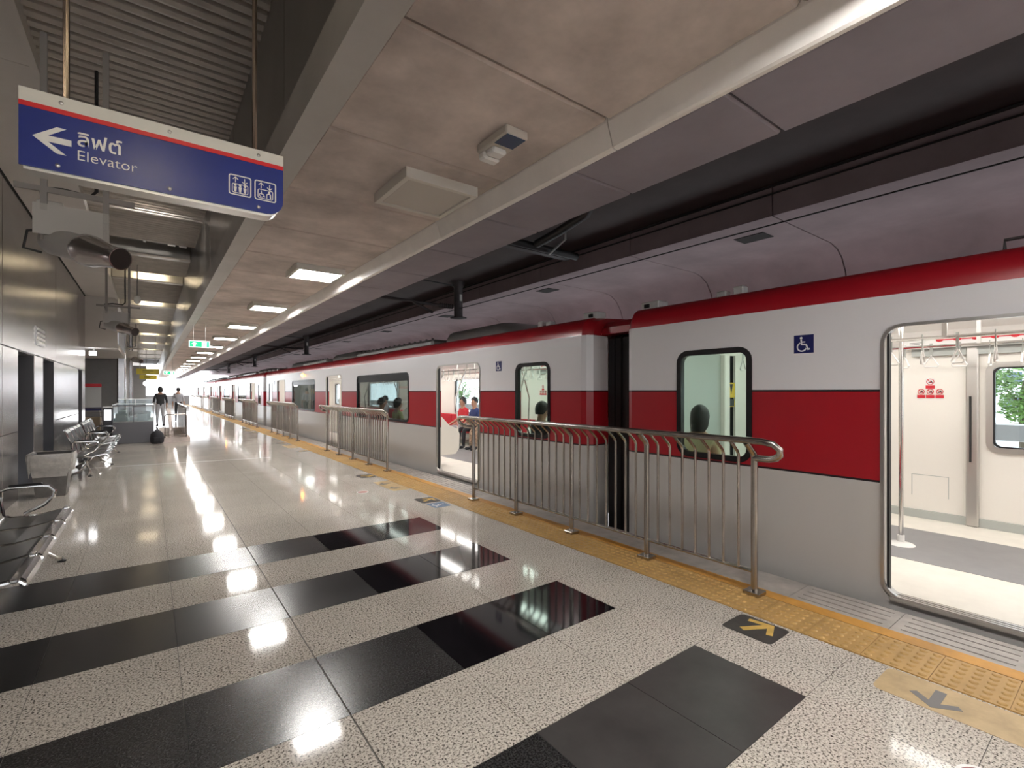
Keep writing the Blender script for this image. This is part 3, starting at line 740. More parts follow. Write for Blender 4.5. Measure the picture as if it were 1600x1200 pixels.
car_c = copy_tree(car_b); car_c.location.y = 24.62; car_c['label'] = 'third red and silver carriage from the camera, far down the platform'
car_d = copy_tree(car_b); car_d.location.y = 45.17; car_d['label'] = 'last and farthest red and silver carriage at the bright platform end'
def bellows(y0, y1, label):
    t = empty('gangway_bellows', (0, y0, 0)); tag(t, label, 'gangway', 'black gangways between carriages')
    n = 5; d = (y1 - y0) / n
    for k in range(n):
        q = G(); q.prism([(4.56, -.25), (6.8, -.25), (6.8, 2.26), (4.7, 2.26), (4.56, 2.15)], FR_Y, k * d + .01, (k + 1) * d - .01)
        q.prism([(4.62, -.22), (6.7, -.22), (6.7, 2.2), (4.75, 2.2), (4.62, 2.1)], FR_Y, k * d - .01 if k else 0, k * d + .01 if k else .01)
        obj('fold', q, 'bellows_black', t)
    obj('frame_cap', G().prism([(4.45, 2.20), (6.9, 2.20), (6.9, 2.36), (4.55, 2.36), (4.45, 2.28)], FR_Y, .0, (y1 - y0)), 'livery', t)
bellows(3.52, 4.07, 'black pleated gangway between the nearest two carriages')
bellows(24.07, 24.62, 'black pleated gangway between the second and third carriages')
bellows(44.62, 45.17, 'black pleated gangway farthest along the train')

# ------------------------------------------------------------------ guard railings
def R_profile(y, z0): return [(3.57, y, z0), (3.57, y, 1.02), (3.555, y, 1.05), (3.45, y, 1.135)]
NB, PS = 4, 0.9645
def build_railing(fine):
    t = empty('guard_railing', (0, 0, 0))
    for k in range(NB + 1):
        p = obj('post', G().tube(R_profile(k * PS, 0.02), .024, 10), 'steel', t, sm=True)
        obj('base_plate', G().bevbox(3.51, 3.63, k * PS - .06, k * PS + .06, 0.003, .034, .004), 'steel', p)
    bars = G()
    for b in range(NB):
        for k in range(1, 8):
            y = b * PS + k * PS / 8
            if fine: obj('baluster', G().tube(R_profile(y, .17), .0115, 7), 'steel', t, sm=True)
            else: bars.tube(R_profile(y, .17), .0115, 5)
    if not fine: obj('balusters', bars, 'steel', t, kind='stuff')
    L = NB * PS
    def loop(y, s):
        return [(3.44, y, 1.15), (3.44, y + s * .12, 1.148), (3.445, y + s * .19, 1.135), (3.465, y + s * .225, 1.10), (3.485, y + s * .22, 1.06), (3.51, y + s * .18, 1.03), (3.54, y + s * .12, 1.015), (3.57, y, 1.01)]
    pts = list(reversed(loop(0, -1))) + loop(L, 1)
    obj('top_rail', G().tube(pts, .0245, 10), 'steel', t, sm=True)
    obj('bottom_rail', G().tube([(3.57, 0, .17), (3.57, L, .17)], .014, 8), 'steel', t, sm=True)
    return t
r0 = build_railing(True); r1 = build_railing(False)
rl_lab = ['steel guard railing nearest the camera, in front of the first gangway', 'second steel guard railing from the camera', 'third steel guard railing from the camera', 'fourth steel guard railing from the camera', 'fifth steel guard railing from the camera', 'sixth steel guard railing from the camera', 'seventh steel guard railing from the camera', 'eighth steel guard railing from the camera', 'farthest steel guard railing on the platform edge']
for k in range(9):
    if k < 4: t = r0 if k == 0 else copy_tree(r0)
    else: t = r1 if k == 4 else copy_tree(r1)
    t.location = (0, 1.765 + 6.876 * k, 0); tag(t, rl_lab[k], 'railing', 'guard railings along the platform edge')

# ------------------------------------------------------------------ floor stickers
FFLOOR = frame((0, 0, 0), (1, 0, 0), (0, 1, 0))
def arrow_poly(x, y, dx, dy, s, wide=.30):
    # thick arrow as stroke set: shaft and head chevron
    n = Vector((dx, dy)).normalized(); p = Vector((-n.y, n.x)); c = Vector((x, y))
    q = G()
    tip = c + n * s * .5
    q.stroke([tuple(c - n * s * .5), tuple(tip - n * s * .10)], s * wide * .75, FFLOOR, .0016, .0024)
    q.stroke([tuple(tip - n * s * .42 + p * s * .52), tuple(tip), tuple(tip - n * s * .42 - p * s * .52)], s * wide * .62, FFLOOR, .0016, .0026)
    return q
def black_sticker(y, d, label):
    t = empty('floor_sticker', (0, y, 0)); tag(t, label, 'sticker', 'black arrow stickers by the doors')
    obj('backing', G().prism(rrect(2.93, 3.20, -.155, .155, .03, 3), FFLOOR, .0, .0016), 'sticker_black', t)
    obj('arrow', arrow_poly(3.08, 0, .86, d * .5, .20), 'sticker_yellow', t)
def tan_sticker(y, label):
    t = empty('floor_sticker', (0, y, 0)); tag(t, label, 'sticker', 'tan arrow mats in front of the doors')
    obj('backing', G().prism(rrect(2.94, 3.215, -.43, .43, .035, 3), FFLOOR, 0, .0016), 'sticker_tan', t)
    for s in (-.20, .20): obj('arrow', arrow_poly(3.07, s, -1, 0, .17, .34), 'sticker_grey', t)
for k in range(4):
    yc = DOORS[k]; w_ = ['nearest', 'second', 'third', 'fourth'][k]
    black_sticker(yc + 1.18, -1, 'black floor sticker with yellow arrow beyond the %s door' % w_)
    if k: black_sticker(yc - 1.18, 1, 'black floor sticker with yellow arrow before the %s door' % w_)
    tan_sticker(yc + .10, 'tan floor mat with grey arrows before the %s open door' % w_)
for y, x, w_ in ((0.385, 2.565, 'nearest'), (7.08, 2.54, 'second')):
    t = empty('round_sticker', (x, y, 0)); tag(t, 'round pink floor sticker with pale rim by the %s door' % w_, 'sticker', 'round floor stickers')
    obj('disc', G().prism(circ(0, 0, .075, 20), FFLOOR, 0, .0014), 'sticker_pink', t)
    obj('rim', G().stroke(circ(0, 0, .080, 20), .014, FFLOOR, 0, .002, True), 'white_paint', t)
t = empty('blue_sticker', (3.06, 5.68, 0)); tag(t, 'small blue wheelchair sticker on the floor by the second door', 'sticker')
obj('backing', G().prism(rrect(-.12, .12, -.13, .13, .02, 3), FFLOOR, 0, .0014), 'sticker_blue', t)
obj('symbol', wheelchair(G(), frame((0, 0, 0), (0, -1, 0), (1, 0, 0)), 0, 0, .2, .0014, .002), 'icon_white', t)

# ------------------------------------------------------------------ elevator sign
sg = empty('elevator_sign', (0.065, 2.6, 2.37)); tag(sg, 'hanging blue elevator sign with white arrow and red stripe', 'sign')
FS = frame((0, 0, 0), (1, 0, 0), (0, 0, 1))      # N = -Y, faces the camera
ox, oz = -0.065, -2.37
def sp(x, z): return (x + ox, z + oz)
r_ = .07
body = [(-.40, 2.37), (.53 - r_, 2.37)] + [(.53 - r_ + r_ * math.sin(a), 2.37 + r_ - r_ * math.cos(a)) for a in [pi / 2 * k / 6 for k in range(1, 7)]] + [(.53, 2.668), (-.40, 2.668)]
obj('cabinet', G().prism([sp(x + (.012 if x < 0 else -.012), z - .012 if z < 2.5 else z - .004) for x, z in body], FS, -.085, -.004), 'aluminium', sg)
obj('face', G().prism([sp(*p) for p in body], FS, -.004, .004), 'sign_blue', sg)
obj('white_band', G().prism([sp(-.40, 2.617), sp(.53, 2.617), sp(.53, 2.668), sp(-.40, 2.668)], FS, .0041, .006), 'sign_white', sg)
obj('red_stripe', G().prism([sp(-.40, 2.598), sp(.53, 2.598), sp(.53, 2.617), sp(-.40, 2.617)], FS, .0041, .006), 'sign_red', sg)
ar = [(-.362, 2.490), (-.293, 2.542), (-.265, 2.542), (-.318, 2.502), (-.250, 2.502), (-.250, 2.478), (-.318, 2.478), (-.265, 2.438), (-.293, 2.438)]
q = G()
q.prism([sp(*ar[0]), sp(*ar[8]), sp(*ar[7]), sp(*ar[6]), sp(*ar[3]), sp(*ar[2]), sp(*ar[1])], FS, .0042, .006); q.prism([sp(*ar[6]), sp(*ar[5]), sp(*ar[4]), sp(*ar[3])], FS, .0042, .006)
obj('arrow', q, 'sign_letter', sg)
fth = (Vector((-.235 + ox, 0, 2.490 + oz)), FS[1], FS[2], FS[3])
obj('lettering', text_mesh('\u0e25\u0e34\u0e1f\u0e15\u0e4c', .076, fth, .002, 'sign_letter', .005, bold=.0008), None, sg)
fel = (Vector((-.236 + ox, 0, 2.432 + oz)), FS[1], FS[2], FS[3])
obj('lettering', text_mesh('Elevator', .058, fel, .002, 'sign_letter', .005, bold=-.0006), None, sg)
def lift_icon(cx, kind):
    q = G(); cz = 2.475; h = .045
    P = lambda u, v: sp(cx + u * h, cz + v * h)
    q.stroke([sp(*p) for p in rrect(cx - h, cx + h, cz - h, cz + h, .008, 3)], .005, FS, .0042, .006, True)
    q.stroke([sp(*p) for p in rrect(cx - h * .72, cx + h * .72, cz - h * .80, cz + h * .12, .006, 3)], .003, FS, .0042, .006, True)
    for u, s in ((-.42, 1), (.42, -1)):
        q.stroke([P(u, .52 - s * .28), P(u, .52 + s * .28)], .0035, FS, .0042, .006)
        q.stroke([P(u - .24, .52 + s * .06), P(u, .52 + s * .30), P(u + .24, .52 + s * .06)], .0035, FS, .0042, .006)
    if kind == 0:
        for u in (-.45, 0, .45):
            q.prism([sp(cx + u * h + x, cz - .02 * h + y) for x, y in circ(0, 0, .0055, 8)], FS, .0042, .006)
            q.prism([P(u - .15, -.18), P(u - .12, -.45), P(u - .08, -.72), P(u + .08, -.72), P(u + .12, -.45), P(u + .15, -.18)], FS, .0042, .006)
    else:
        wheelchair(q, FS, cx - h * .32 + ox, cz - h * .34 + oz, h * .8, .0042, .006)
        q.prism([sp(cx + .38 * h + x, cz - .05 * h + y) for x, y in circ(0, 0, .005, 8)], FS, .0042, .006)
        q.stroke([P(.12, -.35), P(.32, -.20), P(.48, -.25), P(.52, -.72)], .005, FS, .0042, .006)
        q.stroke([P(.14, -.35), P(.14, -.72)], .003, FS, .0042, .006)
    obj('lift_icon', q, 'sign_letter', sg)
lift_icon(.342, 0); lift_icon(.450, 1)
for x, z in ((-.28, 2.642), (.07, 2.642), (.42, 2.642), (-.29, 2.392), (.07, 2.392), (.42, 2.392)):
    obj('screw', G().lathe([(.008, 0), (.008, .003), (.004, .006)], 10, (x + ox, -.004, z + oz), (0, -1, 0)), 'aluminium', sg, sm=True)
for x in (-.27, .41): obj('rod', G().tube([(x + ox, .04, .29), (x + ox, .04, 1.95)], .011, 8), 'brass_rod', sg, sm=True)

# ------------------------------------------------------------------ ceiling device, exit signs, yellow boards
t = empty('ceiling_sensor', (1.80, 2.50, 3.12)); tag(t, 'beige sensor box with blue window on the concrete ceiling', 'sensor')
obj('housing', G().bevbox(-.085, .085, -.165, .165, -.055, 0, .008), 'device_beige', t)
obj('blue_window', G().box(-.07, .07, -.155, -.02, -.059, -.053), 'device_blue', t)
obj('plug', G().bevbox(-.06, .05, .01, .10, -.09, -.05, .012).bevbox(-.07, .06, .10, .17, -.10, -.05, .012), 'white_paint', t)
def exit_sign(x, y, z, w, label):
    t = empty('exit_sign', (x, y, z)); tag(t, label, 'sign', 'green exit signs')
    obj('panel', G().box(-w / 2, w / 2, 0, .05, 0, w * .36), 'exit_green', t)
    obj('rim', G().stroke([(-w / 2, 0), (w / 2, 0), (w / 2, w * .36), (-w / 2, w * .36)], .016, FS, .0, .004, True), 'exit_white', t)
    c = w * .18
    q = G(); q.prism([(-w * .25, c + .13 * w), (-w * .40, c + .0 * w), (-w * .30, c), (-w * .30, c - .12 * w), (-w * .20, c - .12 * w), (-w * .20, c), (-w * .10, c)], FS, .001, .004)
    q.prism([(w * .12, c - .14 * w), (w * .36, c - .14 * w), (w * .36, c + .14 * w), (w * .12, c + .14 * w)], FS, .001, .004)
    obj('pictogram', q, 'exit_white', t)
    q = G(); q.prism(circ(w * .26, c + .09 * w, w * .025, 8), FS, .004, .006).stroke([(w * .25, c + .06 * w), (w * .23, c - .02 * w), (w * .27, c - .06 * w), (w * .24, c - .13 * w)], w * .03, FS, .004, .006).stroke([(w * .15, c + .02 * w), (w * .22, c + .05 * w), (w * .32, c + .02 * w)], w * .022, FS, .004, .006).stroke([(w * .23, c - .02 * w), (w * .15, c - .06 * w)], w * .028, FS, .004, .006)
    obj('running_figure', q, 'exit_green', t)
    for u in (-.3, .3): obj('rod', G().tube([(u * w, .025, w * .36), (u * w, .025, 3.12 - z)], .006, 6), 'aluminium', t)
exit_sign(.93, 13.4, 2.54, .40, 'green exit sign with white arrow hanging nearest under the ceiling')
exit_sign(.74, 28.0, 2.32, .42, 'farther small green exit sign under the ceiling')
for k, y in enumerate((28.0, 36.5)):
    t = empty('yellow_board', (-.07, y, 2.30 - k * .05)); tag(t, 'yellow hanging board over the platform, %s one' % ('nearer', 'farther')[k], 'sign', 'yellow hanging boards')
    obj('board', G().box(-.42, .42, 0, .06, 0, .26), 'board_yellow', t)
    obj('print', G().stroke([(-.2, .16), (.22, .16)], .02, FS, .001, .003).stroke([(-.2, .09), (.08, .09)], .015, FS, .001, .003), 'print_black', t)
    for u in (-.3, .3): obj('rod', G().tube([(u, .03, .26), (u, .03, 1.9)], .008, 6), 'aluminium', t)
t = empty('globe_lamp', (-.18, 38.0, 2.02)); tag(t, 'round glowing lamp on a rod near the far grey wall', 'lamp')
obj('globe', G().lathe([(.04, -.15), (.12, -.10), (.16, 0), (.12, .10), (.04, .15)], 14), 'lamp_sign', t, sm=True)
obj('rod', G().tube([(0, 0, .15), (0, 0, 2.2)], .012, 6), 'aluminium', t)
t = empty('lit_sign', (-1.28, 18.2, 2.61)); tag(t, 'small glowing white sign box at the end of the steel wall', 'sign')
obj('box', G().box(-.10, .06, 0, .05, -.07, .05), 'lamp_sign', t); obj('bracket', G().box(-.02, .02, .02, .06, .06, .14), 'aluminium', t)

# ------------------------------------------------------------------ projector loudspeakers
def speaker():
    t = empty('loudspeaker', (0, 0, 0))
    ax = Vector((.49, -.60, -.21)).normalized(); o = Vector((0, 0, 0))
    obj('barrel', G().lathe([(.03, -.40), (.085, -.37), (.105, -.32), (.105, -.02)], 20, o, ax), 'speaker_white', t, sm=True)
    obj('horn', G().lathe([(.105, -.02), (.122, .03), (.118, .09), (.10, .17), (.082, .27), (.078, .36), (.083, .372), (.077, .372), (.072, .36)], 24, o, ax), 'speaker_metal', t, sm=True)
    obj('mouth', G().lathe([(.074, .30), (.0745, .366)], 20, o, ax), 'speaker_inside', t)
    b = o - ax * .25
    obj('yoke', G().tube([b + Vector((-.1, -.05, .0)), b + Vector((-.10, -.04, .16)), b + Vector((.10, .04, .16)), b + Vector((.1, .05, 0))], .012, 6), 'aluminium', t)
    bx = obj('junction_box', G().bevbox(b.x - .13, b.x + .02, b.y - .06, b.y + .04, b.z + .12, b.z + .30, .008), 'speaker_white', t)
    obj('indicator', G().box(b.x - .105, b.x - .085, b.y - .065, b.y - .06, b.z + .235, b.z + .255), 'led_red', bx)
    obj('bracket_plate', G().box(-.30, .14, .10, .115, .10, .33), 'speaker_white', t)
    mat('bracket_grey', (0.30, 0.28, 0.27), 0.5)
    for a_ in ((.10, .14, .10, .13, .05, 1.62), (-.26, -.22, .10, .13, .28, 1.62), (-.4, .3, .10, .125, .42, .46)): obj('hanger', G().box(*a_), 'bracket_grey', t)
    obj('cable', G().tube([b + Vector((-.02, .02, .12)), b + Vector((-.18, -.05, .05)), b + Vector((-.20, -.05, -.08)), b + Vector((-.10, -.05, -.10))], .010, 6), 'cable_black', t, sm=True)
    obj('cable', G().tube([b + Vector((-.10, .0, .28)), b + Vector((-.12, .05, .42)), b + Vector((.0, .10, .45)), b + Vector((.16, .15, .45)), b + Vector((.20, .15, .50)), b + Vector((.20, .15, 1.5))], .013, 6), 'cable_black', t, sm=True)
    return t
sk = speaker(); sk.location = (-.40, 4.92, 2.59); tag(sk, 'silver projector loudspeaker with dark round mouth, just past the elevator sign', 'loudspeaker', 'projector loudspeakers')
for k, (y, x, z) in enumerate(((12.6, -.46, 2.80), (24.5, -.5, 2.80))):
    c = copy_tree(sk); c.location = (x, y, z); c['label'] = ['smaller looking projector loudspeaker midway down the louvred ceiling', 'farthest projector loudspeaker by the alcove column'][k]
t = empty('pendant_camera', (-.22, 13.4, 3.55)); tag(t, 'white dome camera hanging under the louvres', 'camera')
obj('dome', G().lathe([(.02, -.12), (.06, -.08), (.07, 0), (.05, .05)], 12), 'white_paint', t, sm=True); obj('stem', G().tube([(0, 0, .05), (0, 0, .75)], .012, 6), 'aluminium', t)

# ------------------------------------------------------------------ benches
def bench():
    t = empty('steel_bench', (0, 0, 0)); N = 4; W_ = .54
    for k in range(N):
        y0, y1 = k * W_, (k + 1) * W_
        P = [(-1.02, .40), (-.98, .385), (-.80, .385), (-.66, .415), (-.615, .415), (-.59, .395), (-.585, .36), (-.60, .36), (-.61, .385), (-.66, .398), (-.80, .368), (-.985, .368), (-1.035, .39)]
        st = obj('seat', G().prism(P, FR_Y, y0 + .03, y1 - .03), 'seat_dark', t)
        obj('front_edge', G().prism([(-.640, .419), (-.60, .419), (-.578, .40), (-.572, .362), (-.582, .362), (-.588, .395), (-.605, .410), (-.64, .410)], FR_Y, y0 + .035, y1 - .035), 'chrome', st)
        bk = obj('backrest', G().prism([(-1.04, .44), (-1.06, .60), (-1.12, .80), (-1.15, .84), (-1.165, .835), (-1.135, .79), (-1.078, .60), (-1.06, .44)], FR_Y, y0 + .03, y1 - .03), 'seat_dark', t)
        obj('back_edge', G().tube([(-1.157, y0 + .03, .842), (-1.157, y1 - .03, .842)], .012, 6), 'chrome', bk)
    for k in range(N + 1):
        y = k * W_
        obj('support', G().tube([(-1.145, y, .83), (-1.06, y, .60), (-1.03, y, .41), (-.98, y, .375), (-.8, y, .375), (-.66, y, .405), (-.60, y, .405), (-.575, y, .38)], .012, 6), 'chrome', t, sm=True)
        obj('clamp', G().bevbox(-.64, -.60, y - .035, y + .035, .405, .43, .006), 'chrome', t)
    obj('beam', G().box(-.92, -.86, .05, N * W_ - .05, .31, .36), 'seat_dark', t)
    for y in (.30, N * W_ - .30):
        fx = -.84 if y < .5 else -.62
        q = G(); q.tube([(-.89, y, .33), (-.89, y, .22), ((-.89 + fx) / 2 + .02, y, .10), (fx - .03, y, .03), (fx, y, .018)], .02, 8).tube([(-.89, y, .22), (-.98, y, .10), (-1.12, y, .03), (-1.16, y, .018)], .02, 8)
        lg = obj('leg', q, 'chrome', t, sm=True)
        for x in (fx, -1.16): obj('foot_pad', G().lathe([(.03, 0), (.03, .01), (.012, .02)], 10, (x, y, 0)), 'rubber_black', lg)
    for y in (0, N * W_):
        q = G(); q.tube([(-1.05, y, .56), (-1.05, y, .62), (-1.00, y, .645), (-.82, y, .645), (-.74, y, .635), (-.70, y, .59), (-.71, y, .54), (-.77, y, .47), (-.90, y, .40)], .017, 8)
        a = obj('armrest', q, 'chrome', t, sm=True)
        obj('arm_pad', G().bevbox(-1.0, -.78, y - .022, y + .022, .648, .672, .008), 'rubber_black', a)
    return t
b0 = bench(); b0.location = (0, 3.93, 0); tag(b0, 'dark steel bench with chrome armrest at the left edge of the view', 'bench', 'steel benches along the wall')
for k, y in enumerate((11.0, 13.5)):
    c = copy_tree(b0); c.location.y = y; c['label'] = ['chrome steel bench just past the waste bin', 'chrome steel bench farther on, beside the grey glass counter'][k]

# ------------------------------------------------------------------ waste bin
t = empty('waste_bin', (-1.13, 9.62, 0)); tag(t, 'square grey waste bin lined with a translucent bag, by the steel wall', 'bin')
def taper(q, a0, b0_, z0, a1, b1, z1):
    v = [(-a0, -b0_, z0), (a0, -b0_, z0), (a0, b0_, z0), (-a0, b0_, z0), (-a1, -b1, z1), (a1, -b1, z1), (a1, b1, z1), (-a1, b1, z1)]
    q.add(v, [(0, 3, 2, 1), (0, 1, 5, 4), (1, 2, 6, 5), (2, 3, 7, 6), (3, 0, 4, 7)])
    return q
obj('body', taper(G(), .155, .18, 0, .215, .235, .58), 'bin_body', t)
q = G()
for a, b, c, d in ((-.235, .235, -.255, -.215), (-.235, .235, .215, .255), (-.235, -.195, -.215, .215), (.195, .235, -.215, .215)): q.bevbox(a, b, c, d, .565, .61, .01)
obj('rim', q, 'bin_rim', t)
q = G(); N = 28
pts0 = [p for p in rrect(-.243, .243, -.263, .263, .05, 6)]
for lvl in range(1): pass
n_ = len(pts0); vs = []
for j, (z, s) in enumerate(((.615, .93), (.618, 1.0), (.56, 1.02), (.48, .985), (.40, .955), (.33, .92))):
    for i, (a, b) in enumerate(pts0):
        wv = 1 + .02 * math.sin(i * 2.1 + j) * (j > 1); vs.append((a * s * wv, b * s * wv, z - (.05 * math.sin(i * 1.3) if j == 5 else 0)))
q.add(vs, [(j * n_ + i, j * n_ + (i + 1) % n_, (j + 1) * n_ + (i + 1) % n_, (j + 1) * n_ + i) for j in range(5) for i in range(n_)])
mat('bag_film', (0.46, 0.44, 0.41), 0.25, noise=0.15, nscale=20)
obj('bag', q, 'bag_film', t, sm=True)

# ------------------------------------------------------------------ glass counter, stair barrier, alcove things
t = empty('glass_counter', (-.375, 17.8, 0)); tag(t, 'grey counter with glass upper case standing on the platform', 'counter')
obj('base', G().bevbox(-.475, .475, 0, 2.6, 0, .62, .012), 'cabinet_grey', t)
obj('top_shelf', G().box(-.465, .465, .02, 2.58, .62, .635), 'cabinet_inside', t)
for k, x in enumerate((-.235, .235)): obj('front_pane', G().box(x - .225, x + .225, .01, .018, .64, 1.06), 'glass_clear', t)
for x in (-.47, .462): obj('side_pane', G().box(x, x + .008, .02, 2.58, .64, 1.10), 'glass_clear', t)
obj('top_pane', G().box(-.47, .47, .01, 2.58, 1.10, 1.108), 'glass_clear', t)
q = G()
for x in (-.475, -.01, .455): q.box(x, x + .02, .0, .02, .62, 1.10)
q.box(-.475, .475, 0, .02, 1.08, 1.11)
obj('front_frame', q, 'cabinet_grey', t)
obj('side_frame', G().box(-.485, -.465, 0, 2.6, 1.09, 1.13).box(.465, .485, 0, 2.6, 1.09, 1.13), 'aluminium', t)
for k, (x, y, w, d, h) in enumerate(((-.28, .35, .14, .2, .22), (.20, .40, .12, .15, .20), (-.05, .5, .05, .2, .12), (.3, 1.2, .1, .3, .25), (-.3, 1.4, .1, .4, .28))):
    obj('shelf_box', G().bevbox(x - w, x + w, y - d, y + d, .636, .636 + h, .01), 'cabinet_inside', t)
for z in (1.16, 1.24):
    obj('back_pane', G().box(-.44, .44, 2.2, 2.21, z - .06, z + .01), 'glass_clear', t)
obj('back_frame', G().box(-.45, .45, 2.2, 2.22, 1.10, 1.12).box(-.45, .45, 2.2, 2.22, 1.25, 1.27).box(-.01, .01, 2.2, 2.22, 1.10, 1.27), 'aluminium', t)
t = empty('stair_barrier', (.36, 17.5, 0)); tag(t, 'bronze steel stair barrier with pale handrail on a concrete plinth', 'barrier')
obj('plinth', G().box(-.08, .62, 0, 5.2, 0, .13), 'concrete', t)
obj('gate_frame', G().tube([(0, .1, .13), (0, .1, .78), (.03, .1, .82), (.5, .1, .82), (.53, .1, .78), (.53, .1, .13)], .015, 8).tube([(0, .1, .2), (.53, .1, .2)], .012, 6), 'steel', t, sm=True)
for k in range(6):
    obj('side_panel', G().box(.50, .53, .25 + k * .8, .25 + k * .8 + .74, .16, .98), 'steel', t)
    obj('side_post', G().tube([(.515, .2 + k * .8, .13), (.515, .2 + k * .8, 1.05)], .018, 6), 'steel', t)
obj('handrail', G().tube([(.515, .15, 1.06), (.515, 5.0, 1.06)], .024, 8), 'chrome', t, sm=True)
obj('stringer', G().add([(.12, .3, .13), (.22, .3, .13), (.22, 3.0, .80), (.12, 3.0, .80), (.12, .3, .23), (.22, .3, .23), (.22, 3.0, .92), (.12, 3.0, .92)], [(0, 1, 2, 3), (4, 5, 6, 7), (0, 1, 5, 4), (1, 2, 6, 5), (2, 3, 7, 6), (3, 0, 4, 7)]), 'concrete', t)
t = empty('backpack', (.17, 17.35, 0)); tag(t, 'black rounded backpack on the floor by the glass counter', 'bag')
obj('body', G().lathe([(.10, 0), (.16, .03), (.17, .16), (.15, .28), (.08, .36), (.02, .38)], 14), 'cloth_dark', t, sm=True)
obj('pocket', G().bevbox(-.10, .10, -.19, -.12, .05, .20, .03), 'cloth_dark', t)
obj('strap', G().tube([(.05, .0, .37), (.0, .0, .42), (-.05, 0, .37)], .012, 6), 'cloth_dark', t)
t = empty('flip_chart', (-1.62, 22.3, 0)); tag(t, 'flip chart with red top and blue foot leaning in the alcove', 'board')
obj('paper', G().box(-.25, .25, 0, .02, .95, 1.66), 'board_paper', t)
obj('header', G().bevbox(-.26, .26, -.01, .05, 1.66, 1.78, .02), 'print_red', t)
obj('tray', G().box(-.26, .26, -.03, .03, .84, .95), 'icon_blue', t)
for x in (-.2, .2): obj('leg', G().tube([(x, .02, .9), (x * 1.6, -.1, 0)], .014, 6), 'aluminium', t)
t = empty('luggage_trolley', (-1.50, 20.5, 0)); tag(t, 'metal luggage trolley stacked with cartons in front of the flip chart', 'trolley')
obj('frame', G().tube([(-.3, 0, .12), (-.3, 0, .95), (.3, 0, .95), (.3, 0, .12)], .014, 6).tube([(-.3, 0, .12), (-.3, -.5, .12), (.3, -.5, .12), (.3, 0, .12)], .014, 6), 'steel', t)
q = G()
for k in range(6): q.tube([(-.3, 0, .22 + k * .12), (.3, 0, .22 + k * .12)], .006, 5)
obj('rungs', q, 'steel', t, kind='stuff')
mat('carton_brown', (0.42, 0.32, 0.22), 0.8)
for k, z in enumerate((.14, .42)): obj('carton', G().bevbox(-.24, .24, -.42, -.06, z, z + .27, .006), 'carton_brown', t)
for x in (-.28, .28):
    for y in (-.48, -.02): obj('wheel', G().lathe([(.05, -.015), (.055, 0), (.05, .015)], 10, (x, y, .055), (1, 0, 0)), 'rubber_black', t)
t = empty('ticket_cabinet', (-1.05, 19.6, 0)); tag(t, 'narrow grey cabinet with glowing front between trolley and counter', 'cabinet')
obj('body', G().bevbox(-.11, .11, 0, .35, 0, 1.0, .015), 'cabinet_grey', t); obj('screen', G().box(-.08, .08, -.006, .001, .62, .92), 'lamp_sign', t); obj('top', G().box(-.12, .12, -.01, .36, 1.0, 1.03), 'aluminium', t)

# ------------------------------------------------------------------ overhead line gear
def catenary(y, label):
    t = empty('overhead_support', (5.62, y, 0)); tag(t, label, 'overhead support', 'overhead line supports')
    obj('post', G().lathe([(.10, 3.18), (.10, 3.86), (.15, 3.94), (.16, 3.998)], 14), 'rust_metal', t, sm=True)
    obj('base_disc', G().lathe([(.06, 3.15), (.19, 3.17), (.19, 3.19), (.08, 3.20)], 14), 'rust_metal', t, sm=True)
    obj('number_plate', G().box(-.03, .03, -.115, -.105, 3.55, 3.70), 'box_white', t)
    ins = obj('insulator', G().lathe([r for k in range(7) for r in ((.035, .14 + k * .05), (.06, .165 + k * .05))] + [(.035, .50)], 12, (0, 0, 3.42), (-1, 0, 0)), 'rust_metal', t)
    obj('arm', G().tube([(-.5, 0, 3.42), (-2.05, 0, 3.46)], .032, 8), 'rust_metal', t)
    obj('stay', G().tube([(-.10, 0, 3.90), (-2.0, 0, 3.97)], .014, 6), 'cable_black', t)
    obj('brace', G().tube([(-1.15, 0, 3.44), (-.70, -.1, 3.22)], .028, 8), 'rust_metal', t)
    for dx in (-.16, .14):
        obj('vee_insulator', G().tube([(-1.86, 0, 3.55), (-1.86 + dx * .4, 0, 3.64), (-1.86 + dx * .42, 0, 3.64), (-1.86 + dx * 1.3, 0, 3.86), (-1.86 + dx * 1.5, 0, 3.965)], [.012, .014, .036, .036, .012], 8), 'cable_black', t)
    obj('vee_link', G().tube([(-1.86, 0, 3.45), (-1.86, 0, 3.56)], .015, 6), 'rust_metal', t)
for k in range(4): catenary(9.5 + 13.3 * k, ['nearest', 'second', 'third', 'farthest'][k] + ' overhead line support hanging above the train')
def wire(x, z, r, label):
    o = obj('overhead_wire', G().tube([(x, -12, z), (x, Y_END + 20, z)], r, 6), 'cable_black'); tag(o, label, 'wire', 'overhead wires above the train')
wire(5.60, 3.38, .008, 'lowest contact wire above the train roofs'); wire(5.90, 3.94, .016, 'upper thick cable along the concrete girder'); wire(5.93, 3.86, .011, 'second cable just below the thick one on the girder')
o = obj('ceiling_pipe', G().tube([(4.15, 4.0, 3.93), (4.45, 4.2, 3.92), (4.62, 4.5, 3.86), (4.78, 5.2, 3.84), (4.90, 5.85, 3.84)], .065, 10), 'cable_black', sm=True)
tag(o, 'black bent pipe under the dark slab above the track', 'pipe')
t = empty('pipe_tray', (0, 0, 0)); tag(t, 'black cross pipe and tray ending at the girder face', 'pipe')
obj('pipe', G().tube([(4.0, 6.0, 3.86), (5.82, 5.9, 3.80)], .06, 10), 'cable_black', t, sm=True)
obj('tray', G().box(3.9, 5.86, 6.08, 6.2, 3.80, 3.86), 'rust_metal', t)
obj('clip', G().tube([(4.9, 5.2, 3.99), (4.9, 5.2, 3.75), (5.2, 5.9, 3.74)], .02, 6), 'aluminium', t)

